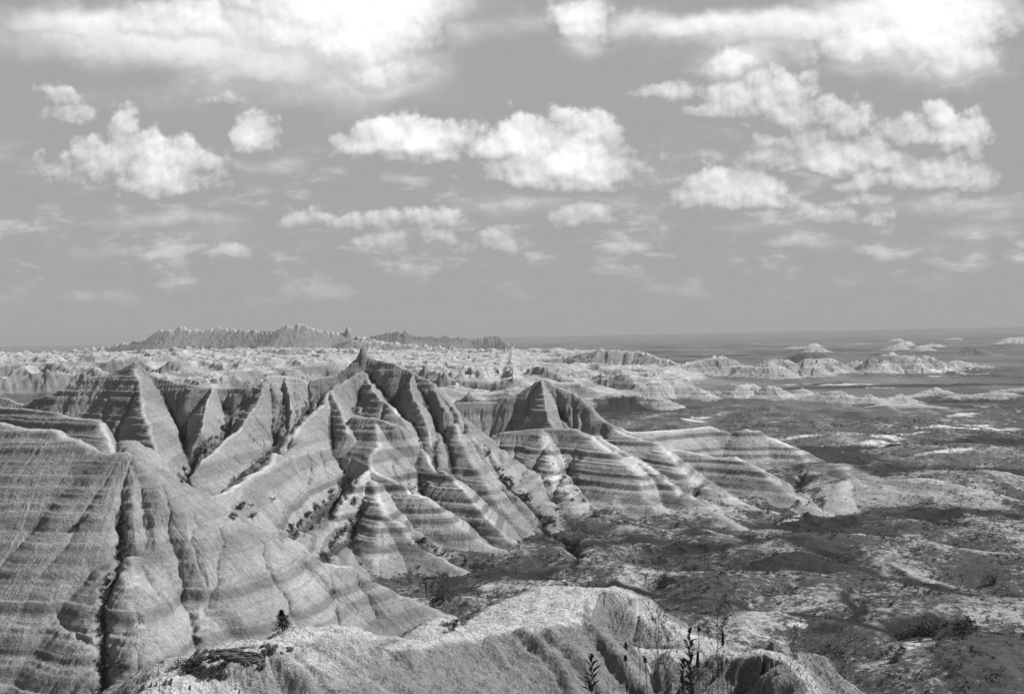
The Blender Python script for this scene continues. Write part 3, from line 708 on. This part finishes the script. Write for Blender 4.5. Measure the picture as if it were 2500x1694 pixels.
    gcol = t.mix(t.m('MULTIPLY', t.attr('grass'), .85), gcol, t.m('MULTIPLY_ADD', t.noise(pos, .8, 4, .7), .05, .0))
    col = t.mix(vmask, rock, gcol)
    pl = t.attr('pale')
    col = t.mix(pl, col, t.m('MULTIPLY_ADD', speck, .3, .48))
    cc = t.node('ShaderNodeCombineColor'); 
    for i in range(3): t.l.new(col, cc.inputs[i])
    t.l.new(cc.outputs[0], b.inputs['Base Color'])
    bp = t.node('ShaderNodeBump'); bp.inputs['Strength'].default_value = .8; bp.inputs['Distance'].default_value = .5
    ru = t.node('ShaderNodeCombineXYZ'); t.l.new(t.m('ADD', t.attr('run'), t.m('MULTIPLY', t.noise(pos, .12, 3, .5), .6)), ru.inputs[0]); t.l.new(t.m('MULTIPLY', z, .045), ru.inputs[1])
    r1 = t.m('ABSOLUTE', t.m('SUBTRACT', t.noise(ru.outputs[0], 1.0, 3, .6), .5))
    r1 = t.sstep(r1, .0, .07)
    r1 = t.m('MULTIPLY', r1, t.attr('slope'))
    hgt0 = t.m('MULTIPLY', r1, t.sstep(t.noise(pos, .05, 3, .6), .42, .62, .0, .42))
    hgt = t.m('ADD', t.noise(pos, 1.6, 5, .7), t.m('MULTIPLY', t.noise(pos, .3, 4, .6), 1.6))
    t.l.new(t.m('ADD', t.m('ADD', hgt, bmp2), hgt0), bp.inputs['Height'])
    t.l.new(bp.outputs[0], b.inputs['Normal'])
    return m
M_GROUND = ground_material()
def flat_mat(name, lo, hi, scale, bump=0.0):
    m, t, b = mat(name)
    tcn = t.node('ShaderNodeNewGeometry')
    n = t.noise(tcn.outputs['Position'], scale, 4, .65)
    c = t.sstep(n, .3, .7, lo, hi)
    cc = t.node('ShaderNodeCombineColor')
    for i in range(3): t.l.new(c, cc.inputs[i])
    t.l.new(cc.outputs[0], b.inputs['Base Color'])
    return m
M_SCRUB = flat_mat('scrub_leaves', .03, .12, .7)
M_JUN = flat_mat('juniper_needles', .02, .05, 4)
M_BARK = flat_mat('bark', .06, .14, 8)
M_STEM = flat_mat('dry_stem', .03, .10, 30)
M_LEAF = flat_mat('weed_leaf', .02, .07, 25)
M_HEAD = flat_mat('seed_head', .015, .06, 60)
M_ROCK = flat_mat('dark_rubble', .05, .16, 3)

# ------------------------------------------------------------------ terrain meshes, one per land form
Zf = H
nr, nc = X.shape
idx = np.arange(nr*nc).reshape(nr, nc)
quads = np.stack([idx[:-1, :-1], idx[:-1, 1:], idx[1:, 1:], idx[1:, :-1]], -1)
fo = OWN[:-1, :-1]
# keep the far grassland apart from the valley floor
far_face = (fo == 0) & (R2[:-1, :-1] > 620)
GROUPS.append('prairie'); fo = np.where(far_face, len(GROUPS)-1, fo)
verts = np.stack([X, Y, Zf], -1).reshape(-1, 3).astype(np.float32)
# normals of the whole surface, shared by the pieces
def surf_normals():
    g = verts.reshape(nr, nc, 3)
    a = np.gradient(g, axis=1); b_ = np.gradient(g, axis=0)
    n = np.cross(a, b_); n /= np.linalg.norm(n, axis=-1, keepdims=True)+1e-12
    n[n[..., 2] < 0] *= -1
    return n.reshape(-1, 3)
NRM = surf_normals()
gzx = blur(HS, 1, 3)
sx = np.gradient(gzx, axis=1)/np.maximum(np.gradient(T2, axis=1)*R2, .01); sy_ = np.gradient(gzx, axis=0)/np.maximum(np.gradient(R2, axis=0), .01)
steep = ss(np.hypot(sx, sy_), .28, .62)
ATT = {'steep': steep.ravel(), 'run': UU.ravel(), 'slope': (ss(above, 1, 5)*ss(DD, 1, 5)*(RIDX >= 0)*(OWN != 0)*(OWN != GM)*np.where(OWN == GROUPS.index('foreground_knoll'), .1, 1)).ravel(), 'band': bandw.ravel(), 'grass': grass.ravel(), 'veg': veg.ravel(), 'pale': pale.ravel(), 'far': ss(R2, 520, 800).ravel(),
       'knoll': (OWN == GROUPS.index('foreground_knoll')).astype(np.float32).ravel()}
for gi, gname in enumerate(GROUPS):
    q = quads[fo == gi]
    if len(q) == 0: continue
    used, inv = np.unique(q.ravel(), return_inverse=True)
    me = bpy.data.meshes.new(gname)
    me.vertices.add(len(used)); me.vertices.foreach_set('co', verts[used].ravel())
    me.loops.add(len(q)*4); me.loops.foreach_set('vertex_index', inv.astype(np.int32))
    me.polygons.add(len(q)); me.polygons.foreach_set('loop_start', np.arange(0, len(q)*4, 4, dtype=np.int32))
    me.polygons.foreach_set('use_smooth', np.ones(len(q), bool))
    me.update(calc_edges=True)
    for an, av in ATT.items():
        at = me.attributes.new(an, 'FLOAT', 'POINT'); at.data.foreach_set('value', av[used].astype(np.float32))
    me.normals_split_custom_set_from_vertices(NRM[used])
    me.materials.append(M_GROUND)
    ob = bpy.data.objects.new(gname, me); COL.objects.link(ob); ob['kind'] = 'structure'
print('terrain done')


# ------------------------------------------------------------------ plants
def mesh_from(name, v, f, mats, smooth=False, mi=None):
    me = bpy.data.meshes.new(name)
    v = np.asarray(v, np.float32); me.vertices.add(len(v)); me.vertices.foreach_set('co', v.ravel())
    f = [list(q) for q in f]
    ls = np.cumsum([0]+[len(q) for q in f])[:-1].astype(np.int32)
    fl = np.array([i for q in f for i in q], np.int32)
    me.loops.add(len(fl)); me.loops.foreach_set('vertex_index', fl)
    me.polygons.add(len(f)); me.polygons.foreach_set('loop_start', ls)
    me.polygons.foreach_set('use_smooth', np.full(len(f), smooth))
    me.update(calc_edges=True)
    for m in mats: me.materials.append(m)
    return me
def tube(v, f, pts, radii, n=6):
    """tapered tube through points, appended to v, f"""
    b0 = len(v)
    for i, p in enumerate(pts):
        p = Vector(p)
        d = (Vector(pts[min(i+1, len(pts)-1)])-Vector(pts[max(i-1, 0)])).normalized()
        a = d.orthogonal().normalized(); b = d.cross(a)
        for k in range(n):
            an = 2*math.pi*k/n
            v.append(tuple(p + (a*math.cos(an)+b*math.sin(an))*radii[i]))
    for i in range(len(pts)-1):
        for k in range(n):
            f.append((b0+i*n+k, b0+i*n+(k+1) % n, b0+(i+1)*n+(k+1) % n, b0+(i+1)*n+k))
    f.append(tuple(range(b0+n-1, b0-1, -1))); f.append(tuple(b0+(len(pts)-1)*n+k for k in range(n)))
def leaf(v, f, p, d, ln, w, rnd=random):
    """one bent pointed leaf"""
    d = Vector(d).normalized(); s_ = d.cross(Vector((rnd.uniform(-.3,.3), rnd.uniform(-.3,.3), 1))).normalized()*w
    p = Vector(p); up = s_.cross(d).normalized()*ln*.12
    b = len(v)
    v += [tuple(p), tuple(p+d*ln*.45+s_+up), tuple(p+d*ln), tuple(p+d*ln*.45-s_+up)]
    f.append((b, b+1, b+2, b+3))
def crown(seed, n, rx, rz, size, z0):
    r = random.Random(seed); v = []; f = []
    cl = [(r.gauss(0, .42), r.gauss(0, .42), r.uniform(.15, .9)) for _ in range(9)]
    for _ in range(n):
        c = r.choice(cl); 
        p = [c[0]+r.gauss(0, .22), c[1]+r.gauss(0, .22), c[2]+r.gauss(0, .16)]
        if p[2] < .02: p[2] = .02+r.random()*.2
        d = Vector((p[0], p[1], (p[2]-.3)))+Vector((r.gauss(0, .5), r.gauss(0, .5), r.gauss(0, .5)))
        leaf(v, f, (p[0]*rx, p[1]*rx, z0+p[2]*rz), d, size*r.uniform(.6, 1.4), size*.35, r)
    return v, f
def tag(o, label, cat, group=None):
    o['label'] = label; o['category'] = cat
    if group: o['group'] = group
def new_shrub(seed):
    v, f = crown(seed, 260, 1.0, 1.15, .28, .05)
    o = bpy.data.objects.new('shrub', None)
    fol = bpy.data.objects.new('foliage', mesh_from('foliage', v, f, [M_SCRUB])); fol.parent = o
    v = []; f = []; r = random.Random(seed)
    for k in range(5):
        a = r.uniform(0, 6.28); q = r.uniform(.3, .7)
        tube(v, f, [(0, 0, -.15), (math.cos(a)*q*.4, math.sin(a)*q*.4, .35), (math.cos(a)*q, math.sin(a)*q, .8)], [.05, .035, .012], 5)
    st = bpy.data.objects.new('stem', mesh_from('stem', v, f, [M_BARK])); st.parent = o
    return o, fol, st
PROTO = [new_shrub(k) for k in range(5)]
_used = [False]*5
def place_shrub(x, y, size, label, group, name='shrub', cat='shrub'):
    k = random.randrange(5); o, fol, st = PROTO[k]
    if _used[k]:
        o = o.copy(); f2 = fol.copy(); s2 = st.copy(); f2.parent = o; s2.parent = o
    else:
        _used[k] = True; f2, s2 = fol, st
    for q in (o, f2, s2): COL.objects.link(q)
    o.location = (x, y, ground(x, y)-.04*size)
    o.rotation_euler = (0, 0, random.uniform(0, 6.28)); h = random.uniform(.75, 1.15)
    o.scale = (size, size, size*h)
    tag(o, label, cat, group)
ZONES = [
 ([(297,1262),(296,1312),(311,1350),(277,1402),(255,1445),(246,1520),(249,1600)], 44, 5, (.5,1.1), 'dark shrub in the deep lower left gully', 'shrubs in the lower left gully'),
 ([(225,1612),(245,1640),(275,1625),(300,1640)], 14, 12, (.6,1.2), 'bushy shrub clustered below the lower left gully', 'shrubs at the foot of the lower left gully'),
 ([(842,1180),(800,1222),(778,1240),(735,1275),(702,1300)], 30, 5, (.9,1.7), 'dark shrub in the straight gully left of the twin banded cones', 'shrubs in the gully left of the banded cones'),
 ([(860,1222),(880,1240),(893,1236),(860,1278),(820,1320),(795,1350),(782,1366)], 30, 8, (1.0,1.9), 'dark shrub in the gully behind the front banded cone', 'shrubs behind the front banded cone'),
 ([(1011,1194),(1040,1170),(1032,1196),(1056,1208)], 12, 7, (.9,1.6), 'dark shrub in the small fork on the banded slope', 'shrubs in the small fork'),
 ([(1030,1326),(1075,1350),(1121,1377),(1186,1388)], 24, 7, (.8,1.5), 'dark shrub along the foot of the front banded cone', 'shrubs along the foot of the front cone'),
 ([(1182,1095),(1221,1156),(1259,1190),(1315,1247),(1380,1312),(1418,1358),(1398,1396)], 40, 7, (1.0,1.9), 'dark shrub in the diagonal gully left of centre hill', 'shrubs in the long diagonal gully'),
 ([(617,955),(580,1025),(520,1080),(471,1122),(429,1198)], 26, 6, (.9,1.6), 'dark shrub in the ravine beneath the main wall', 'shrubs in the ravine under the wall'),
 ([(1962,1160),(1940,1195),(1972,1222),(1950,1240)], 18, 14, (1.0,1.8), 'dark shrub in the hollow between right hand banded hills', 'shrubs between the right banded hills'),
 ([(1005,1400),(1050,1440),(1085,1470),(1060,1410)], 22, 22, (.9,1.7), 'dark shrub on the pale flat beside the front ridge', 'shrubs on the pale flat'),
 ([(1615,1432),(1650,1418),(1680,1380)], 16, 14, (1.0,1.6), 'dark shrub in the short gully behind the foreground knoll', 'shrubs behind the knoll'),
 ([(2240,1560),(2290,1535),(2340,1545),(2390,1530)], 18, 14, (1.2,2.2), 'dark shrub round the bowl near the creek bed', 'shrubs round the creek bowl'),
 ([(2160,1592),(2190,1600),(2180,1625)], 8, 9, (1.2,1.8), 'large dark shrub just left of the white creek bed', 'shrubs left of the creek bed'),
 ([(1330,1180),(1400,1150),(1380,1230),(1450,1260)], 16, 30, (.8,1.5), 'dark shrub on the shaded left face of centre hill', 'shrubs on the centre hill'),
]
nsh = 0
for line, n, jit, (s0, s1), lab, grp in ZONES:
    L = [0]
    for a, b_ in zip(line[:-1], line[1:]): L.append(L[-1]+math.dist(a, b_))
    for k in range(n):
        q = random.uniform(0, L[-1])
        px = np.interp(q, L, [a[0] for a in line])+random.gauss(0, jit*.6); py = np.interp(q, L, [a[1] for a in line])+random.gauss(0, jit*.6)
        h = hit(px, py)
        if h is None: continue
        size = s0*.55+(s1*1.1-s0*.55)*random.random()**1.7; fr = q/max(L[-1], 1)
        lb = ('large ' if size > (s0+s1)*.42 else 'small ') + lab.replace('large ', '') + (', upper' if fr < .33 else ', middle' if fr < .67 else ', lower')
        place_shrub(h[0], h[1], size, lb, grp); nsh += 1
for px, py, sz, lab in [(587,1245,1.6,'largest lone dark bush on the smooth left spur, just above the front ridge'),(570,1268,1.3,'dark bush at the crest of the front ridge where its edge turns down'),
        (616,1264,1.2,'lone dark bush right of the largest one on the smooth left spur'),(664,1224,1.2,'lone dark bush far up the middle of the smooth left spur'),
        (613,1236,.7,'small lone bush between two bigger ones on the smooth left spur'),(208,1272,.9,'lone dark bush on the ledge near the left edge'),
        (188,1291,.8,'low dark bush just below the ledge near the left edge'),(475,1570,1.1,'narrow dark bush in the second gully at lower left'),
        (867,1330,.9,'single dark bush low on the smooth front cone'),(2426,1425,2.2,'large round dark bush alone on the slope at far right')]:
    h = hit(px, py)
    if h: place_shrub(h[0], h[1], sz, lab, None)
for o, a, b_ in PROTO:
    pass
print('shrubs', nsh)
# ground scrub, too many to count
def scrub_field():
    Rr = R2; sel = (Rr > 225) & (Rr < 950) & (np.abs(T2) < .47)
    gm = np.maximum(veg, 0)*sel*(pale < .3)
    gm = gm*(np.where(H < -60, 1, .5))
    area = np.gradient(X, axis=1)*np.gradient(Y, axis=0)
    pn = ss(fbm(X/14, Y/14, 3, 160), -.25, .35)
    w = (gm**2)*np.abs(area)*pn*(1-grass*.7); w = w.ravel()/w.sum()
    N = 26000
    pk = rng.choice(len(w), N, p=w)
    bx, by, bz = X.ravel()[pk], Y.ravel()[pk], H.ravel()[pk]
    M = 15
    sz = rng.uniform(.35, 1.15, N)*np.where(rng.random(N) < .12, 1.6, 1)
    ang = rng.uniform(0, 6.28, (N, M)); el = rng.uniform(.15, 1.2, (N, M)); rr = rng.uniform(.15, 1, (N, M))
    cx = np.cos(ang)*np.cos(el)*rr; cy = np.sin(ang)*np.cos(el)*rr; cz = np.sin(el)*rr*.8
    d1 = rng.normal(0, .24, (N, M, 3)); d2 = rng.normal(0, .24, (N, M, 3))
    c = np.stack([cx, cy, cz+.1], -1)
    tri = np.stack([c, c+d1, c+d2], 2)*sz[:, None, None, None]
    tri[..., 2] = np.maximum(tri[..., 2], -.1)
    tri += np.stack([bx, by, bz], -1)[:, None, None, :]
    v = tri.reshape(-1, 3).astype(np.float32)
    me = bpy.data.meshes.new('scrub'); me.vertices.add(len(v)); me.vertices.foreach_set('co', v.ravel())
    me.loops.add(len(v)); me.loops.foreach_set('vertex_index', np.arange(len(v), dtype=np.int32))
    me.polygons.add(len(v)//3); me.polygons.foreach_set('loop_start', np.arange(0, len(v), 3, dtype=np.int32))
    me.update(calc_edges=True); me.materials.append(M_SCRUB)
    o = bpy.data.objects.new('scrub', me); COL.objects.link(o); o['kind'] = 'stuff'
scrub_field()

# juniper on the shoulder of the near knoll
def juniper(px, py, d, hgt, label):
    x, y, z = P(px, py, d)
    z = ground(x, y)-.05
    o = bpy.data.objects.new('juniper_tree', None); COL.objects.link(o); o.location = (x, y, z)
    r = random.Random(4); v = []; f = []
    for _ in range(1500):
        q = r.random()**.8; rad = (.52*(1-q)**.75*(1+.25*math.sin(q*21)))*hgt*.85*r.uniform(.3, 1)
        a = r.uniform(0, 6.28); rad *= 1+.25*math.sin(3*a+q*9)
        p = (math.cos(a)*rad+.03*hgt*math.sin(q*5), math.sin(a)*rad, .08*hgt+q*.92*hgt)
        leaf(v, f, p, (math.cos(a), math.sin(a), r.uniform(.2, 1.4)), hgt*.075*r.uniform(.6, 1.4), hgt*.02, r)
    c = bpy.data.objects.new('crown', mesh_from('crown', v, f, [M_JUN])); c.parent = o; COL.objects.link(c)
    v = []; f = []
    tube(v, f, [(0, 0, -.2), (.02*hgt, 0, .3*hgt), (0, .01*hgt, .85*hgt)], [.045*hgt, .03*hgt, .008*hgt], 8)
    for k in range(9):
        a = k*2.4; zz = (.12+.07*k)*hgt
        tube(v, f, [(0, 0, zz), (math.cos(a)*.2*hgt*(1-k*.08), math.sin(a)*.2*hgt*(1-k*.08), zz+.1*hgt)], [.015*hgt, .004*hgt], 5)
    c = bpy.data.objects.new('trunk', mesh_from('trunk', v, f, [M_BARK])); c.parent = o; COL.objects.link(c)
    tag(o, label, 'tree')
juniper(690, 1557, 71.5, 1.35, 'small conical juniper alone on the pale shoulder of the near knoll')

# weeds close to the viewpoint, rooted on the overlook just below the frame
def plant_base(px, d):
    v = ray(px, 1720); x, y = v.x*d, v.y*d
    return x, y, ground(x, y)
def part(name, v, f, m, parent):
    o = bpy.data.objects.new(name, mesh_from(name, v, f, [m], smooth=False)); o.parent = parent; COL.objects.link(o); return o
def weed(name, px_base, px_top, py_top, d, kind, label, cat, group=None, seed=0, r0=.004):
    x, y, z = plant_base(px_base, d)
    tp = Vector(P(px_top, py_top, d+.05))
    o = bpy.data.objects.new(name, None); COL.objects.link(o); o.location = (x, y, z)
    top = tp-Vector((x, y, z)); r = random.Random(seed)
    sd_ = Vector((r.uniform(-.02, .02), r.uniform(-.02, .02), 0))
    Ls = top.length
    def ah(q): return at(1-(1-q)*.5/max(Ls, .5))
    def at(q): return top*q + Vector((0, 0, 0)) + sd_*math.sin(q*3.1)*(1 if abs(top.x) < .2 else 1.4)
    v = []; f = []; r0 *= .55
    tube(v, f, [at(q) for q in (0, .25, .5, .75, .93, 1)], [r0, r0*.9, r0*.75, r0*.6, r0*.5, r0*.4], 6)
    part('stem', v, f, M_STEM, o)
    if kind == 'cone':          # dried coneflower head
        v = []; f = []; q = [ah(.962), ah(.968), ah(.976), ah(.985), ah(.995), ah(1.002)]
        tube(v, f, q, [.003, .0055, .0068, .0065, .005, .002], 10); hd = part('seed_head', v, f, M_HEAD, o)
        v = []; f = []
        for k in range(14): leaf(v, f, ah(.965), (math.cos(k*.45), math.sin(k*.45), -.3), .010, .002, r)
        c = part('bract', v, f, M_STEM, hd)
    if kind == 'spike':
        v = []; f = []; q = [ah(a) for a in (.88, .905, .93, .955, .98, 1.0)]
        tube(v, f, q, [.003, .0055, .006, .0048, .003, .0008], 8)
        for k in range(60): leaf(v, f, ah(.88+.11*k/60), (math.cos(k*2.4), math.sin(k*2.4), 1.4), .011, .002, r)
        part('seed_spike', v, f, M_HEAD, o)
    if kind in ('leafy',):
        v = []; f = []
        for k in range(64):
            q = .15+.82*k/64+r.uniform(-.02, .02); a = k*2.4+r.uniform(-.7, .7); ln = .042*r.uniform(.55, 1.25)
            leaf(v, f, ah(q), (math.cos(a), math.sin(a), r.uniform(.5, 1.5)), ln, ln*.17, r)
        part('leaf', v, f, M_LEAF, o)['kind'] = 'stuff'
        v = []; f = []
        for k in range(26):
            a = r.uniform(0, 6.28); leaf(v, f, ah(.955+.04*r.random()), (math.cos(a), math.sin(a), 1.5), .014, .003, r)
        part('flower_bud', v, f, M_HEAD, o)
    if kind == 'twiggy':
        v = []; f = []
        for k in range(16):
            q = .3+.68*k/16; a = k*2.1+r.random(); ln = .26*(1-q)+.07
            b0 = ah(q); dd = Vector((math.cos(a)*.75, math.sin(a)*.75, .95)).normalized()
            e = b0+dd*ln
            tube(v, f, [b0, b0+dd*ln*.5+Vector((0, 0, .006)), e], [r0*.5, r0*.35, r0*.18], 5)
            for j in range(5):
                leaf(v, f, b0+dd*ln*(.3+.16*j), (math.cos(a+j*2), math.sin(a+j*2), .8), .022, .003, r)
        part('twig', v, f, M_STEM, o)
    if kind == 'blade':
        v = []; f = []
        for k in range(7):
            a = r.uniform(0, 6.28); h = top.z*r.uniform(.6, .98); lean = r.uniform(.05, .25)
            pts = [Vector((math.cos(a)*.01, math.sin(a)*.01, 0)), Vector((math.cos(a)*lean*.3*h, math.sin(a)*lean*.3*h, h*.6)), Vector((math.cos(a)*lean*h, math.sin(a)*lean*h, h))]
            tube(v, f, pts, [.004, .003, .0006], 4)
        part('blade', v, f, M_LEAF, o)
    tag(o, label, cat, group)
WD = [
 ('coneflower', 1700, 1706, 1528, 4.6, 'cone', 'tall dry coneflower stem with a round dark head beside the leafy weed', 'flower', .0045),
 ('coneflower', 1636, 1688, 1562, 4.5, 'cone', 'leaning dry coneflower stem crossing behind the tallest one', 'flower', .0045),
 ('coneflower', 1562, 1562, 1553, 4.4, 'blade0', 'straight bare upright weed stem left of the plant cluster', 'weed', .0035),
 ('coneflower', 1527, 1527, 1598, 4.2, 'cone', 'short dry coneflower with its head low at the left of the cluster', 'flower', .0045),
 ('coneflower', 1575, 1574, 1603, 4.3, 'cone', 'short dry coneflower right of the bare upright stem', 'flower', .0045),
 ('leafy_weed', 1678, 1682, 1540, 0, '', '', '', 0),
 ('leafy_weed', 1682, 1682, 1545, 4.45, 'leafyx', '', '', .005),
 ('twiggy_weed', 1600, 1610, 1490, 4.8, 'twiggy', 'tall slender twiggy weed at the left of the plant cluster', 'weed', .0035),
 ('twiggy_weed', 1722, 1750, 1485, 4.9, 'twiggy', 'tall slender twiggy weed leaning right at the right of the cluster', 'weed', .0035),
 ('spiked_weed', 1735, 1764, 1538, 4.5, 'spike', 'leaning weed with a dark pointed seed spike at the right of the cluster', 'weed', .004),
 ('dry_stalk', 1696, 1704, 1590, 4.35, 'spike', 'short stalk with a small dark spike right of the leafy weed', 'weed', .003),
 ('twiggy_weed', 1935, 1930, 1535, 5.0, 'twiggy', 'faint thin twiggy weed standing alone right of the cluster', 'weed', .0022),
 ('twiggy_weed', 2046, 2040, 1560, 5.0, 'twiggy', 'thin twiggy weed farthest to the right in the foreground', 'weed', .0022),
]
for nm, pb, pt, py, d, kind, lab, cat, r0 in WD:
    if kind in ('', 'leafyx'): continue
    weed({'blade0': 'bare_stalk'}.get(kind, nm), pb, pt, py, d, kind, lab, cat, None, seed=int(pb), r0=r0)
weed('leafy_weed', 1680, 1683, 1535, 4.45, 'leafy', 'dark bushy weed with upright leaves, the thickest plant in the foreground', 'weed', None, 5, .005)
weed('leafy_weed', 1445, 1445, 1598, 4.2, 'leafy', 'short dark leafy weed left of the plant cluster at the bottom edge', 'weed', None, 8, .004)
weed('leafy_weed', 1665, 1668, 1610, 4.3, 'leafy', 'low leafy weed tucked against the thick bushy one', 'weed', None, 9, .004)
for k, (px, py) in enumerate([(1540,1622),(1600,1612),(1625,1618),(1655,1622),(1715,1622),(1490,1628),(1582,1626),(1770,1618),(1800,1626),(1845,1620)]):
    weed('grass_tuft', px, px+random.uniform(-6, 6), py, 4.2+.05*k, 'blade', ['second', 'fourth', 'fifth', 'sixth', 'seventh', 'first', 'third', 'eighth', 'ninth', 'tenth'][k]+' tuft of pointed grass blades from the left along the bottom edge', 'grass tuft', 'grass tufts along the bottom edge', 20+k, .003)
weed('broad_blade', 395, 385, 1600, 4.2, 'blade', 'out of focus grass tuft alone at the bottom left edge', 'grass tuft', None, 77, .003)

# dark rubble ledges on the left shoulder of the near knoll
def slab(px, py, w, dp, h, rot, seed, label, group):
    q = hit(px, py, 55, 90)
    if not q: return
    r = random.Random(seed); v = []; f = []
    n = 14
    for lay in range(4):
        zz = [-.25, .12, .75, 1.0][lay]*h; sc_ = [1.0, 1.08, .95, .62][lay]
        for k in range(n):
            a = 2*math.pi*k/n
            rr = 1+.3*math.sin(2*a+seed)+.16*math.sin(5*a+seed*2+lay)+r.uniform(-.25, .25)
            v.append((math.cos(a)*w*.5*sc_*rr, math.sin(a)*dp*.5*sc_*rr, zz+r.uniform(-.25, .25)*h))
    for lay in range(3):
        for k in range(n): f.append((lay*n+k, lay*n+(k+1) % n, (lay+1)*n+(k+1) % n, (lay+1)*n+k))
    f.append(tuple(3*n+k for k in range(n)))
    o = bpy.data.objects.new('rock_slab', mesh_from('rock_slab', v, f, [M_ROCK])); COL.objects.link(o)
    o.location = (q[0], q[1], ground(*q)); o.rotation_euler = (r.uniform(-.1, .1), r.uniform(-.1, .1), rot)
    tag(o, label, 'rock', group)
rr_ = random.Random(3)
for k in range(26):
    px = rr_.uniform(545, 640); py = 1594+(px-545)*.22+rr_.gauss(0, 7)
    slab(px, py, rr_.uniform(.4, 1.5), rr_.uniform(.15, .4), rr_.uniform(.06, .18), rr_.uniform(-.4, .4), k, 'dark broken rock slab in the ledge on the left shoulder of the near knoll', 'dark slabs of the left ledge')
for k in range(16):
    slab(rr_.uniform(480, 530), 1603+rr_.gauss(0, 5), rr_.uniform(.25, .6), rr_.uniform(.2, .5), rr_.uniform(.08, .2), rr_.uniform(-.4, .4), 40+k, 'dark broken rock slab at the far left tip of the near knoll', 'dark slabs of the left tip')
for k in range(12):
    slab(rr_.uniform(640, 715), 1590+rr_.gauss(0, 8), rr_.uniform(.15, .4), rr_.uniform(.15, .3), rr_.uniform(.06, .14), rr_.uniform(-.4, .4), 70+k, 'small dark stone on the pale slope below the juniper', 'small stones below the juniper')
for k, (px, py, w) in enumerate([(1632,1549,.9),(1612,1540,.5)]):
    slab(px, py, w, .4, .2, .1, 90+k, ['pale flat stone slab jutting from the knoll behind the weeds', 'small pale stone above the jutting slab behind the weeds'][k], None)
for line, n, jit, (s0, s1), lab, grp in [([(430,1650),(455,1630),(490,1640),(530,1650),(560,1640)], 26, 8, (.22,.42), 'dark mat shrub on the left tip of the knoll', 'mat shrubs on the near knoll'),
        ([(1085,1545),(1110,1525),(1150,1512)], 14, 5, (.15,.3), 'small dark shrub on the saddle of the near knoll', 'shrubs on the knoll saddle')]:
    for k in range(n):
        q = random.uniform(0, len(line)-1.001); i = int(q); a, b_ = line[i], line[i+1]
        h = hit(a[0]+(b_[0]-a[0])*(q-i)+random.gauss(0, jit), a[1]+(b_[1]-a[1])*(q-i)+random.gauss(0, jit), 50, 110)
        if h:
            size = random.uniform(s0, s1)
            where = ['far left', 'left', 'middle', 'right', 'far right'][min(4, int(q/(len(line)-1)*5))]
            place_shrub(h[0], h[1], size, ('wider ' if size > (s0+s1)/2 else 'narrower ')+lab+', '+where+' of them', grp)

# ------------------------------------------------------------------ air
def box_mesh(name, lo, hi):
    me = bpy.data.meshes.new(name)
    v = [(x, y, z) for x in (lo[0], hi[0]) for y in (lo[1], hi[1]) for z in (lo[2], hi[2])]
    me.from_pydata(v, [], [(0,1,3,2),(4,6,7,5),(0,4,5,1),(2,3,7,6),(0,2,6,4),(1,5,7,3)])
    return me
hm = box_mesh('haze', (-46000, -3000, float(Zf.min())-1.5), (46000, 46000, float(Zf.max())+12))
mh = bpy.data.materials.new('haze_air'); mh.use_nodes = True
for nd in list(mh.node_tree.nodes): mh.node_tree.nodes.remove(nd)
ho = mh.node_tree.nodes.new('ShaderNodeOutputMaterial'); pv = mh.node_tree.nodes.new('ShaderNodeVolumePrincipled')
pv.inputs['Color'].default_value = (.62, .62, .62, 1); pv.inputs['Density'].default_value = 6.5e-5
mh.node_tree.links.new(pv.outputs[0], ho.inputs['Volume'])
hm.materials.append(mh)
hz = bpy.data.objects.new('haze', hm); COL.objects.link(hz); hz['kind'] = 'stuff'
